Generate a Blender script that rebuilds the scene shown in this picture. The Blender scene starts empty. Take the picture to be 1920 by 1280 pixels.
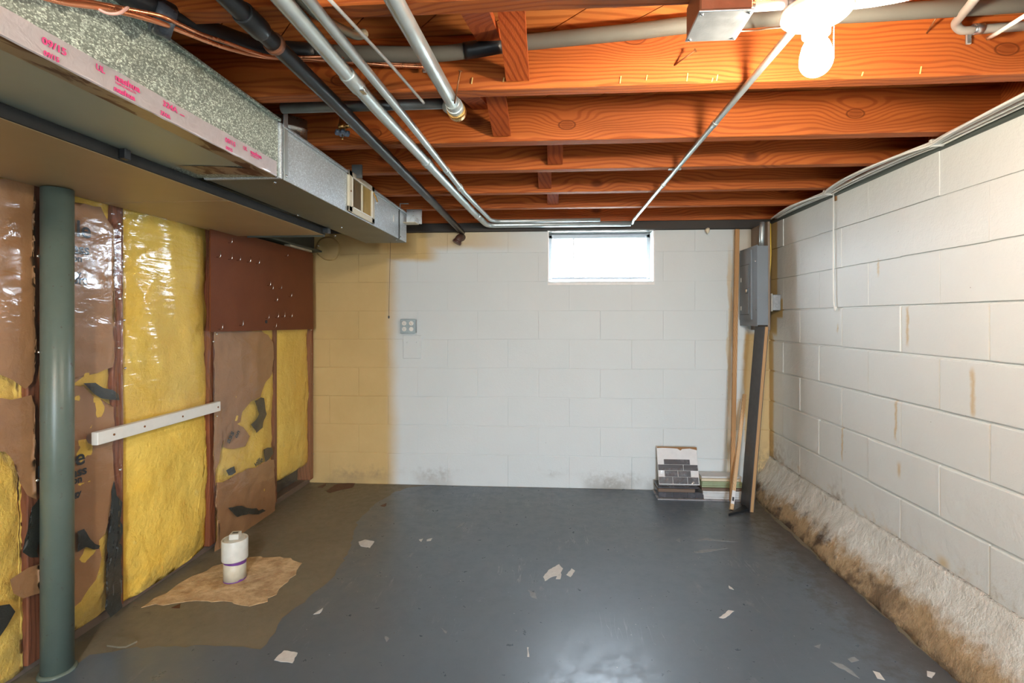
import bpy, bmesh, math, random
from mathutils import Vector, Matrix, noise as mnoise
random.seed(7)
S = bpy.context.scene
C = S.collection
PI = math.pi
# ------------------------------------------------------------------ camera, sky, lights, exposure
HC = 1.165                       # eye height
FPX, PX0, PY0, YAW = 930.0, 980.0, 597.0, math.radians(3.69)
CA, SA = math.cos(YAW), math.sin(YAW)
cam = bpy.data.cameras.new('camera'); camo = bpy.data.objects.new('camera', cam); C.objects.link(camo)
cam.sensor_fit = 'HORIZONTAL'; cam.sensor_width = 36.0
cam.lens = FPX / 1920 * 36.0
cam.shift_x = (960 - PX0) / 1920; cam.shift_y = (PY0 - 640) / 1920
cam.clip_start = 0.02
camo.location = (0, 0, HC); camo.rotation_euler = (PI / 2, 0, YAW)
S.camera = camo
S.view_settings.view_transform = 'Standard'; S.view_settings.look = 'None'
S.view_settings.gamma = 1.0; S.view_settings.use_curve_mapping = False
S.view_settings.exposure = 1.1
w = bpy.data.worlds.new('sky'); S.world = w; w.use_nodes = True
bg = w.node_tree.nodes['Background']; bg.inputs[0].default_value = (0.74, 0.87, 1.0, 1); bg.inputs[1].default_value = 24.0
S.cycles.max_bounces = 10; S.cycles.diffuse_bounces = 6; S.cycles.glossy_bounces = 4
S.cycles.transparent_max_bounces = 12; S.cycles.transmission_bounces = 6
S.cycles.caustics_reflective = False; S.cycles.caustics_refractive = False
S.cycles.sample_clamp_indirect = 40.0
S.cycles.use_denoising = True
BULB_STRENGTH = 430.0
BULB_COLOR = (1.0, 0.86, 0.68)


def add_light(name, kind, loc, rot=(0, 0, 0), energy=10, color=(1, 1, 1), **kw):
    l = bpy.data.lights.new(name, kind); l.energy = energy; l.color = color
    for k, v in kw.items():
        if k == 'portal': l.cycles.is_portal = True
        else: setattr(l, k, v)
    o = bpy.data.objects.new(name, l); C.objects.link(o); o.location = loc; o.rotation_euler = rot
    return o
# a second ceiling bulb of the basement, behind the camera
add_light('second_bulb_light', 'POINT', (-0.40, -0.70, 1.76), energy=50, color=(1.0, 0.86, 0.68), shadow_soft_size=0.04)
# portals guide the daylight through the window and the added fill doorway
add_light('window_portal', 'AREA', (0.315, 3.66, 1.59), (-PI / 2, 0, 0), shape='RECTANGLE', size=0.74, size_y=0.4, portal=True)
add_light('added_doorway_portal', 'AREA', (0.575, -3.05, 0.85), (PI / 2, 0, 0), shape='RECTANGLE', size=.85, size_y=1.7, portal=True)

# ------------------------------------------------------------------ calibration: pixel of the 1920x1280 frame -> point on a plane
def _ray(px, py):
    u = (px - PX0) / FPX; v = (PY0 - py) / FPX
    return Vector((u * CA - SA, u * SA + CA, v))
def onx(px, py, X):
    d = _ray(px, py); t = X / d.x; return Vector((X, d.y * t, HC + d.z * t))
def ony(px, py, Y):
    d = _ray(px, py); t = Y / d.y; return Vector((d.x * t, Y, HC + d.z * t))
def onz(px, py, Z):
    d = _ray(px, py); t = (Z - HC) / d.z; return Vector((d.x * t, d.y * t, Z))

# ------------------------------------------------------------------ material helper
class M:
    def __init__(s, name, color=(.8, .8, .8), rough=.6, metal=0.0, spec=None):
        s.m = bpy.data.materials.new(name); s.m.use_nodes = True
        s.t = s.m.node_tree; s.b = s.t.nodes['Principled BSDF']; s.o = s.t.nodes['Material Output']
        s.set('Base Color', color); s.set('Roughness', rough); s.set('Metallic', metal)
        if spec is not None: s.set('Specular IOR Level', spec)
        s._p = None
    def put(s, sock, v):
        if isinstance(v, bpy.types.NodeSocket): s.t.links.new(v, sock)
        elif isinstance(v, (int, float)):
            try: sock.default_value = v
            except TypeError: sock.default_value = (v, v, v, 1) if len(sock.default_value) == 4 else (v, v, v)
        else:
            v = tuple(v)
            if len(v) == 3 and len(sock.default_value) == 4: v = v + (1,)
            sock.default_value = v
    def set(s, k, v): s.put(s.b.inputs[k], v)
    def n(s, typ, **kw):
        x = s.t.nodes.new(typ)
        for k, v in kw.items(): setattr(x, k, v)
        return x
    def op(s, o, a, b=0.0, c=None):
        x = s.n('ShaderNodeMath', operation=o); s.put(x.inputs[0], a); s.put(x.inputs[1], b)
        if c is not None: s.put(x.inputs[2], c)
        return x.outputs[0]
    def add(s, a, b): return s.op('ADD', a, b)
    def sub(s, a, b): return s.op('SUBTRACT', a, b)
    def mul(s, a, *bs):
        for b in bs: a = s.op('MULTIPLY', a, b)
        return a
    def mx(s, a, *bs):
        for b in bs: a = s.op('MAXIMUM', a, b)
        return a
    def ss(s, x, a, b, lo=0.0, hi=1.0):
        if a > b: a, b, lo, hi = b, a, hi, lo
        k = s.n('ShaderNodeMapRange', interpolation_type='SMOOTHSTEP')
        s.put(k.inputs[0], x); s.put(k.inputs[1], a); s.put(k.inputs[2], b); s.put(k.inputs[3], lo); s.put(k.inputs[4], hi)
        return k.outputs[0]
    def pos(s):
        if s._p is None: s._p = s.n('ShaderNodeNewGeometry').outputs['Position']
        return s._p
    def ob(s): return s.n('ShaderNodeTexCoord').outputs['Object']
    def xyz(s, v=None):
        k = s.n('ShaderNodeSeparateXYZ'); s.put(k.inputs[0], v if v is not None else s.pos()); return k.outputs[0], k.outputs[1], k.outputs[2]
    def comb(s, x, y, z):
        k = s.n('ShaderNodeCombineXYZ'); s.put(k.inputs[0], x); s.put(k.inputs[1], y); s.put(k.inputs[2], z); return k.outputs[0]
    def scaled(s, sx, sy, sz, v=None):
        k = s.n('ShaderNodeVectorMath', operation='MULTIPLY'); s.put(k.inputs[0], v if v is not None else s.pos()); k.inputs[1].default_value = (sx, sy, sz); return k.outputs[0]
    def noise(s, scale, detail=3, rough=.55, dist=0.0, v=None):
        k = s.n('ShaderNodeTexNoise'); s.put(k.inputs['Vector'], v if v is not None else s.pos())
        k.inputs['Scale'].default_value = scale; k.inputs['Detail'].default_value = detail
        k.inputs['Roughness'].default_value = rough; k.inputs['Distortion'].default_value = dist
        return k.outputs[0]
    def voro(s, scale, v=None, feature='F1', dim='3D', rnd=1.0):
        k = s.n('ShaderNodeTexVoronoi', feature=feature, voronoi_dimensions=dim); s.put(k.inputs['Vector'], v if v is not None else s.pos())
        k.inputs['Scale'].default_value = scale; k.inputs['Randomness'].default_value = rnd
        return k
    def mix(s, f, a, b, blend='MIX'):
        k = s.n('ShaderNodeMix', data_type='RGBA', blend_type=blend)
        s.put(k.inputs[0], f); s.put(k.inputs[6], a); s.put(k.inputs[7], b); return k.outputs[2]
    def rand(s): return s.n('ShaderNodeObjectInfo').outputs['Random']
    def bump(s, h, strength=.3, dist=.01):
        k = s.n('ShaderNodeBump'); s.put(k.inputs['Height'], h); k.inputs['Strength'].default_value = strength; k.inputs['Distance'].default_value = dist
        s.set('Normal', k.outputs[0]); return k.outputs[0]

def simple(name, color, rough=.5, metal=0., var=.12, scale=25., bump=.08, spec=None):
    """procedural plain material: colour with uneven tone, fine relief"""
    m = M(name, color, rough, metal, spec)
    n = m.noise(scale, 4)
    d = tuple(c * (1 - var * 1.6) for c in color); l = tuple(min(1, c * (1 + var)) for c in color)
    m.set('Base Color', m.mix(n, d, l)); m.set('Roughness', m.ss(n, 0, 1, max(.04, rough - .1), min(1, rough + .1)))
    if bump: m.bump(m.noise(scale * 6, 3), bump, .004)
    return m.m

def wood(name, light, dark, axis='x', rough=.62, freq=400., knots=True, warp=.20, spec=.3, at=()):
    m = M(name, light, rough, spec=spec)
    p = m.pos(); x, y, z = m.xyz(p)
    if axis == 'y': x, y = y, x
    if axis == 'z': x, z = z, x
    r = m.mul(m.rand(), 37.0)
    gx = m.add(x, r)
    n1 = m.noise(1.5, 2, .5, 0, m.comb(m.mul(gx, .9), m.mul(y, 2.0), m.mul(z, 4.0)))
    h = m.add(m.add(m.mul(z, 1.0), m.mul(y, .7)), m.mul(m.sub(n1, .5), warp))
    kn = 0.0
    if knots:
        vn = m.voro(1.25, m.comb(gx, m.add(m.mul(z, 1.5), r), 0.0), dim='2D')
        d = vn.outputs['Distance']
        kn = m.ss(d, .055, .02)
        h = m.add(h, m.mul(m.ss(d, .16, .01), .03))
    dk = 0.0
    for (kx, ky, kz) in at:
        d_ = m.op('SQRT', m.add(m.op('POWER', m.mul(m.sub(x, kx), .55), 2.0), m.op('POWER', m.sub(z, kz), 2.0)))
        on = m.mul(m.ss(y, ky - .03, ky - .02), m.ss(y, ky + .08, ky + .07))
        h = m.add(h, m.mul(m.ss(d_, .085, .0), .055, on))
        dk = m.mx(dk, m.mul(m.ss(d_, .016, .011), .45, on), m.mul(m.ss(d_, .020, .0165), m.ss(d_, .013, .0165), .9, on))
    s = m.op('SINE', m.mul(h, freq))
    n2 = m.noise(60, 3, .6, 0, m.comb(m.mul(gx, .08), y, z))
    s = m.ss(s, -.2, 1.0)
    fib = m.noise(300, 2, .6, 0, m.comb(m.mul(gx, .02), y, z))
    f = m.add(m.mul(s, .55), m.mul(n2, .45))
    col = m.mix(f, light, dark)
    tone = m.noise(2.2, 2, .5, 0, m.comb(m.mul(gx, .5), y, m.mul(z, 3)))
    col = m.mix(m.ss(tone, .35, .75, 0, .45), col, tuple(c * .55 for c in dark))
    if at: col = m.mix(dk, col, tuple(c * .45 for c in dark))
    if knots: col = m.mix(m.mul(kn, .8), col, tuple(c * .5 for c in dark))
    m.set('Base Color', col)
    m.bump(m.add(m.mul(s, .6), fib), .25, .003)
    return m.m

# ------------------------------------------------------------------ mesh helper
class B:
    def __init__(s): s.bm = bmesh.new()
    def box(s, x0, x1, y0, y1, z0, z1, bev=0.0, seg=1, mtx=None):
        t = bmesh.new(); bmesh.ops.create_cube(t, size=1)
        for v in t.verts:
            v.co = Vector(((x0 + x1) / 2 + v.co.x * (x1 - x0), (y0 + y1) / 2 + v.co.y * (y1 - y0), (z0 + z1) / 2 + v.co.z * (z1 - z0)))
        if bev: bmesh.ops.bevel(t, geom=t.edges[:], offset=bev, segments=seg, affect='EDGES', profile=.5)
        if mtx is not None: t.transform(mtx)
        s.join(t); return s
    def join(s, t):
        me = bpy.data.meshes.new('t'); t.to_mesh(me); t.free(); s.bm.from_mesh(me); bpy.data.meshes.remove(me)
    def bar(s, a, b, wx, wy, up=(0, 0, 1), bev=0.0):
        """box from a to b, section wx (side) by wy (along up)"""
        a = Vector(a); b = Vector(b); d = b - a; L = d.length; d.normalize()
        u = Vector(up); side = d.cross(u).normalized(); u = side.cross(d).normalized()
        mt = Matrix(((d.x, side.x, u.x, a.x), (d.y, side.y, u.y, a.y), (d.z, side.z, u.z, a.z), (0, 0, 0, 1)))
        return s.box(0, L, -wx / 2, wx / 2, -wy / 2, wy / 2, bev, 1, mt)
    def tube(s, pts, r, seg=12, caps=True, rf=None):
        pts = [Vector(p) for p in pts]; n = len(pts); rings = []
        ref = None
        for i, p in enumerate(pts):
            a = pts[max(0, i - 1)]; b = pts[min(n - 1, i + 1)]
            d = (b - a).normalized()
            if ref is None:
                ref = d.orthogonal().normalized()
            ref = (ref - d * ref.dot(d)).normalized()
            bi = d.cross(ref)
            rr = rf(i) if rf else r
            rings.append([s.bm.verts.new(p + ref * (math.cos(2 * PI * k / seg) * rr) + bi * (math.sin(2 * PI * k / seg) * rr)) for k in range(seg)])
        for i in range(n - 1):
            for k in range(seg):
                f = s.bm.faces.new((rings[i][k], rings[i][(k + 1) % seg], rings[i + 1][(k + 1) % seg], rings[i + 1][k])); f.smooth = True
        if caps:
            s.bm.faces.new(rings[0][::-1]); s.bm.faces.new(rings[-1])
        return s
    def lathe(s, prof, c=(0, 0, 0), seg=24, axis='z'):
        c = Vector(c); rings = []
        for r, h in prof:
            ring = []
            for k in range(seg):
                a = 2 * PI * k / seg
                v = Vector((r * math.cos(a), r * math.sin(a), h))
                if axis == 'x': v = Vector((v.z, v.x, v.y))
                if axis == 'y': v = Vector((v.y, v.z, v.x))
                ring.append(s.bm.verts.new(c + v))
            rings.append(ring)
        for i in range(len(rings) - 1):
            for k in range(seg):
                f = s.bm.faces.new((rings[i][k], rings[i][(k + 1) % seg], rings[i + 1][(k + 1) % seg], rings[i + 1][k])); f.smooth = True
        s.bm.faces.new(rings[0][::-1]); s.bm.faces.new(rings[-1])
        return s
    def prism(s, outline, d):
        """closed outline (3-D points) extruded by vector d"""
        d = Vector(d)
        a = [s.bm.verts.new(Vector(p)) for p in outline]; b = [s.bm.verts.new(Vector(p) + d) for p in outline]
        n = len(a)
        s.bm.faces.new(a[::-1]); s.bm.faces.new(b)
        for i in range(n): s.bm.faces.new((a[i], a[(i + 1) % n], b[(i + 1) % n], b[i]))
        return s
    def jitter(s, amp, scale=8.):
        for v in s.bm.verts: v.co += mnoise.noise_vector(v.co * scale) * amp
        return s

def obj(name, b, mat, parent=None, smooth=False):
    bm = b.bm
    if smooth is not True: bmesh.ops.recalc_face_normals(bm, faces=bm.faces[:])
    me = bpy.data.meshes.new(name); bm.to_mesh(me); bm.free()
    if mat: me.materials.append(mat)
    if smooth:
        for p in me.polygons: p.use_smooth = True
    o = bpy.data.objects.new(name, me); C.objects.link(o)
    if parent: o.parent = parent; o.matrix_parent_inverse = parent.matrix_world.inverted()
    return o
def tag(o, label, cat, group=None):
    o['label'] = label; o['category'] = cat
    if group: o['group'] = group
    return o
def struct(o): o['kind'] = 'structure'; return o
def thing(name, loc, label, cat, group=None):
    o = bpy.data.objects.new(name, None); C.objects.link(o); o.location = loc; o.empty_display_size = .05
    o.matrix_world = Matrix.Translation(loc)
    return tag(o, label, cat, group)
def copy_part(src, parent, loc=None, name=None):
    c = src.copy(); C.objects.link(c); c.parent = parent
    return c
def fillet(pts, rad, n=6):
    pts = [Vector(p) for p in pts]; out = [pts[0]]
    for i in range(1, len(pts) - 1):
        p = pts[i]; a = (pts[i - 1] - p); b = (pts[i + 1] - p)
        r = min(rad, a.length * .49, b.length * .49)
        A = p + a.normalized() * r; Bq = p + b.normalized() * r
        for k in range(n + 1):
            t = k / n; out.append(A * (1 - t) ** 2 + p * 2 * t * (1 - t) + Bq * t * t)
    out.append(pts[-1]); return out
def smoothpts(pts, n=6):
    """Catmull-Rom through the points"""
    P = [Vector(p) for p in pts]; P = [P[0] * 2 - P[1]] + P + [P[-1] * 2 - P[-2]]; out = []
    for i in range(1, len(P) - 2):
        for k in range(n):
            t = k / n; a, b, c, d = P[i - 1], P[i], P[i + 1], P[i + 2]
            out.append(.5 * ((2 * b) + (c - a) * t + (2 * a - 5 * b + 4 * c - d) * t * t + (3 * b - a - 3 * c + d) * t ** 3))
    out.append(P[-2]); return out
def text(name, body, size, mtx, mat, parent, align='LEFT', ext=.0003, bold=0.0, sx=1.0):
    cu = bpy.data.curves.new('t', 'FONT'); cu.body = body; cu.size = size; cu.align_x = align; cu.extrude = ext; cu.resolution_u = 3; cu.offset = bold
    to = bpy.data.objects.new('t', cu); C.objects.link(to)
    dg = bpy.context.evaluated_depsgraph_get()
    me = bpy.data.meshes.new_from_object(to.evaluated_get(dg)); me.name = name
    bpy.data.objects.remove(to); bpy.data.curves.remove(cu)
    me.transform(mtx @ Matrix.Diagonal((sx, 1, 1, 1))); me.materials.clear(); me.materials.append(mat)
    o = bpy.data.objects.new(name, me); C.objects.link(o)
    if parent: o.parent = parent; o.matrix_parent_inverse = parent.matrix_world.inverted()
    return o
FACE_X = Matrix(((0, 0, 1, 0), (1, 0, 0, 0), (0, 1, 0, 0), (0, 0, 0, 1)))      # text reading along +y, facing +x
def jag(pts, amp, step=.03, seed=0, closed=True):
    """subdivide a 2-D outline and make it ragged"""
    rnd = random.Random(seed); out = []; n = len(pts)
    for i in range(n if closed else n - 1):
        a = Vector(pts[i]); b = Vector(pts[(i + 1) % n]); k = max(1, int((b - a).length / step))
        for j in range(k):
            p = a.lerp(b, j / k); out.append(p + Vector((rnd.uniform(-1, 1), rnd.uniform(-1, 1))) * amp * (1 if j else .5))
    return out
def sheet(outline, xf, step):
    """outline [(y,z)] -> bmesh in the y/z plane cut to a grid, x = xf(y,z)"""
    b = B(); bm = b.bm
    bm.faces.new([bm.verts.new((0, p[0], p[1])) for p in outline])
    bmesh.ops.triangulate(bm, faces=bm.faces[:])
    ys = [p[0] for p in outline]; zs = [p[1] for p in outline]
    for ax, lo, hi in ((1, min(ys), max(ys)), (2, min(zs), max(zs))):
        k = int((hi - lo) / step)
        for i in range(1, k + 1):
            co = [0, 0, 0]; co[ax] = lo + (hi - lo) * i / (k + 1); no = [0, 0, 0]; no[ax] = 1
            bmesh.ops.bisect_plane(bm, geom=bm.verts[:] + bm.edges[:] + bm.faces[:], plane_co=co, plane_no=no)
    for v in bm.verts: v.co.x = xf(v.co.y, v.co.z)
    for f in bm.faces: f.smooth = True
    return b
def fbm(y, z, sc, seed=0., oct=3):
    return mnoise.fractal(Vector((y * sc + seed, z * sc - seed, seed * 1.7)), 1.0, 2.0, oct)

# ------------------------------------------------------------------ materials
KN = []
for (px, py, Y) in ((1888, 92, 1.42), (1190, 72, 1.42), (1604, 213, 1.842), (1063, 234, 1.842), (1432, 334, 2.196), (700, 250, 1.842), (640, 150, 1.42)):
    p = ony(px, py, Y); KN.append((p.x, Y, p.z))
m_joist = wood('joist_wood', (.60, .168, .034), (.31, .060, .010), at=KN)
m_plank = wood('subfloor_wood', (.60, .22, .055), (.34, .09, .02), freq=300)
m_bridge = wood('bridging_wood', (.50, .11, .022), (.28, .045, .008), 'y', knots=False)
m_stud = wood('stud_wood', (.30, .10, .045), (.17, .05, .02), 'z', knots=False)
m_stick = wood('raw_pine', (.78, .56, .34), (.56, .34, .16), 'z', knots=False, freq=700)
m_tanstick = wood('weathered_lath', (.62, .38, .18), (.42, .20, .07), 'z', knots=False, freq=700)
m_nail = simple('rusty_nail', (.28, .12, .05), .5, .7)
m_black_pipe = simple('black_iron', (.045, .05, .055), .38, .6, .3, 14)
m_emt = simple('galvanised_conduit', (.53, .60, .61), .36, .65, .15, 18, .03)
m_emt_dark = simple('aged_grey_pipe', (.20, .21, .21), .45, .5, .35, 20)
m_steel = simple('zinc_steel', (.62, .65, .66), .3, .9, .12, 30)
m_chrome = simple('bright_steel', (.75, .77, .78), .2, 1.0, .08, 30)
m_black = simple('black_rubber', (.015, .016, .018), .45)
m_hose = simple('grey_pipe_foam', (.13, .125, .105), .7, 0, .15, 12)
m_copper = simple('copper', (.85, .33, .16), .28, .9, .2, 16, .03)
m_tape = simple('black_tape', (.05, .06, .075), .3)
m_brass = simple('brass', (.70, .42, .14), .3, .9)
m_valve = simple('blue_grey_enamel', (.20, .27, .38), .35, .3)
m_white = simple('white_plastic', (.78, .77, .72), .35, 0, .06)
m_cable = simple('white_cable', (.86, .85, .80), .4, 0, .08)
m_ceramic = simple('white_porcelain', (.86, .86, .84), .15, 0, .02, 5, 0)
m_greycond = simple('grey_flexible_conduit', (.42, .40, .36), .5, 0, .1)
m_panel = simple('grey_enamel', (.20, .225, .25), .38, .2, .06, 8, .02)
m_panel_dark = simple('dark_enamel', (.05, .055, .06), .4)
m_boxmetal = simple('box_steel', (.45, .48, .50), .35, .8, .15, 40)
m_rustbox = simple('brown_box_steel', (.26, .105, .055), .5, .3, .2, 30)
m_yellowwire = simple('yellow_cable', (.70, .48, .06), .4)
m_pvc = simple('pvc_white', (.66, .66, .60), .35, 0, .12, 30)
m_pvc_old = simple('pvc_cream', (.60, .56, .44), .4, 0, .18, 30)
m_primer = simple('purple_primer', (.16, .05, .25), .4)
m_post = M('green_grey_paint', (.16, .21, .19), .36)
_n = m_post.noise(9, 5, .65); _n2 = m_post.noise(38, 5, .7)
m_post.set('Base Color', m_post.mix(m_post.ss(_n2, .62, .72), m_post.mix(_n, (.085, .118, .098), (.14, .178, .150)), (.085, .06, .045)))
m_post.bump(_n2, .12, .004); m_post = m_post.m
m_hard = M('brown_hardboard', (.12, .035, .016), .5, spec=.25)
_n = m_hard.noise(6, 4); m_hard.set('Base Color', m_hard.mix(_n, (.125, .033, .012), (.185, .055, .020))); m_hard.bump(m_hard.noise(240, 2), .15, .002); m_hard = m_hard.m
m_beam = simple('grey_green_steel', (.10, .115, .10), .5, .3)
m_dark = simple('dark_concrete', (.06, .055, .05), .9)
m_ink = simple('black_ink', (.025, .03, .035), .6, 0, .05, 5, 0)
m_pink = simple('magenta_ink', (.72, .06, .22), .5, 0, .1, 8, 0)
m_cream = simple('cream_enamel', (.60, .56, .44), .4)
m_plateoff = simple('painted_plate', (.70, .69, .64), .5)
m_plyedge = M('plywood_edge', (.6, .4, .2), .6)
_x, _y, _z = m_plyedge.xyz(m_plyedge.ob()); _w = m_plyedge.op('SINE', m_plyedge.mul(_x, 900))
m_plyedge.set('Base Color', m_plyedge.mix(m_plyedge.ss(_w, -.3, .5), (.55, .34, .15), (.26, .13, .05))); m_plyedge = m_plyedge.m
m_blackboard = simple('dark_painted_plywood', (.04, .043, .046), .45)
m_tilegrey = simple('slate_tile', (.075, .075, .085), .25, 0, .25, 20)
m_tilelight = simple('pale_tile', (.30, .30, .32), .3, 0, .2, 20)
m_card = simple('white_card', (.70, .70, .70), .6, 0, .1)
m_rustrim = simple('brown_stained_edge', (.28, .14, .05), .7)
m_green = simple('green_board', (.30, .36, .22), .7, 0, .15)
m_creamboard = simple('cream_board', (.68, .60, .44), .6)
m_brownboard = simple('brown_board', (.16, .11, .08), .7)
m_whiteboard = simple('white_moulding', (.62, .63, .63), .45)
m_fiber = M('yellow_fibreglass', (.78, .50, .06), .95, spec=.1)
_a = m_fiber.noise(5, 4, .6); _b = m_fiber.noise(55, 4, .7); _c = m_fiber.noise(17, 3)
_col = m_fiber.mix(_a, (.82, .48, .05), (.92, .70, .18)); _col = m_fiber.mix(m_fiber.ss(_c, .62, .80, 0, .5), _col, (.72, .58, .20))
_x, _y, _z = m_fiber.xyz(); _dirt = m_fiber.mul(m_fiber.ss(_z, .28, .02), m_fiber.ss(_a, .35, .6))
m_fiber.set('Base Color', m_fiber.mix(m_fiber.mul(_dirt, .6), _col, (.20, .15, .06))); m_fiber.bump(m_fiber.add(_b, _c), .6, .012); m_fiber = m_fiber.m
m_kraft = M('kraft_paper', (.33, .19, .10), .5)
_a = m_kraft.noise(7, 4); _b = m_kraft.noise(28, 4, .6, .6)
m_kraft.set('Base Color', m_kraft.mix(_a, (.28, .130, .050), (.44, .230, .100))); m_kraft.bump(_b, .35, .008); m_kraft = m_kraft.m
m_asphalt = simple('black_asphalt_backing', (.018, .021, .018), .4, 0, .5, 30, .4)
def film(name, milk, sy=1, sz=2.2, sc=9, st=.22):
    m = M(name); t = m.t
    tr = m.n('ShaderNodeBsdfTransparent'); gl = m.n('ShaderNodeBsdfGlossy'); gl.inputs['Roughness'].default_value = .11
    df = m.n('ShaderNodeBsdfDiffuse'); df.inputs[0].default_value = (.8, .78, .72, 1)
    bp = m.n('ShaderNodeBump'); bp.inputs['Strength'].default_value = st; bp.inputs['Distance'].default_value = .02
    m.put(bp.inputs['Height'], m.noise(sc, 3, .5, .9, m.scaled(1, sy, sz)))
    m.put(gl.inputs['Normal'], bp.outputs[0])
    lw = m.n('ShaderNodeLayerWeight'); lw.inputs[0].default_value = .5
    a = m.n('ShaderNodeMixShader'); m.put(a.inputs[0], m.add(m.mul(m.op('POWER', lw.outputs['Facing'], 2.5), .45), .05)); m.put(a.inputs[1], tr.outputs[0]); m.put(a.inputs[2], gl.outputs[0])
    c = m.n('ShaderNodeMixShader'); c.inputs[0].default_value = milk; m.put(c.inputs[1], a.outputs[0]); m.put(c.inputs[2], df.outputs[0])
    m.put(m.o.inputs[0], c.outputs[0]); return m.m
m_film = film('clear_polythene', .008, st=.15)
m_film2 = film('wrinkled_polythene', .006, .55, 4.5, 7, .30)
def galv(name, base, scale, amp, rough, metal=.75, tint=None):
    m = M(name, base, rough, metal)
    v = m.voro(scale, m.scaled(1, 1, 1)); cv = m.n('ShaderNodeRGBToBW'); m.put(cv.inputs[0], v.outputs['Color'])
    n = m.noise(scale * .35, 4, .7)
    v2 = m.voro(scale * 2.3, m.scaled(1, .6, 1)); c2 = m.n('ShaderNodeRGBToBW'); m.put(c2.inputs[0], v2.outputs['Color'])
    g = m.add(m.mul(m.op('POWER', cv.outputs[0], 2.0), amp * .8), m.add(m.mul(m.op('POWER', c2.outputs[0], 3.0), amp * 1.3), m.mul(n, amp * .35)))
    lo = tuple(c * (1 - amp * .8) for c in base); hi = tuple(min(1, c * (1 + amp * 1.3)) for c in base)
    m.set('Base Color', m.mix(m.ss(g, amp * .35, amp * 1.5), lo, hi))
    m.set('Roughness', m.ss(cv.outputs[0], 0, 1, rough - .1, rough + .14))
    m.bump(cv.outputs[0], .35, .004); return m.m
m_duct1 = galv('spangled_zinc', (.50, .58, .49), 210, .62, .42, .42)
m_duct2 = galv('fine_zinc', (.58, .64, .68), 170, .22, .40, .45)
m_pan = M('dull_duct_sheet', (.26, .22, .15), .5, .4)
_n = m_pan.noise(5, 4); m_pan.set('Base Color', m_pan.mix(_n, (.42, .31, .17), (.54, .41, .24))); m_pan = m_pan.m
m_bottom = simple('duct_underside', (.46, .50, .42), .45, .4, .12, 6)
m_foil = M('foil_tape', (.72, .68, .68), .3, .5)
_n = m_foil.noise(40, 3, .6, 1.0); m_foil.bump(_n, .3, .004); m_foil.set('Base Color', m_foil.mix(_n, (.62, .57, .58), (.80, .76, .78))); m_foil = m_foil.m
m_foilold = M('aged_foil_tape', (.4, .32, .2), .35, .4)
_n = m_foilold.noise(26, 4, .6, .6, m_foilold.scaled(1, .35, 1)); m_foilold.bump(_n, .3, .004)
m_foilold.set('Base Color', m_foilold.mix(m_foilold.ss(_n, .5, .6), (.42, .34, .22), (.13, .06, .035))); m_foilold = m_foilold.m

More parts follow.
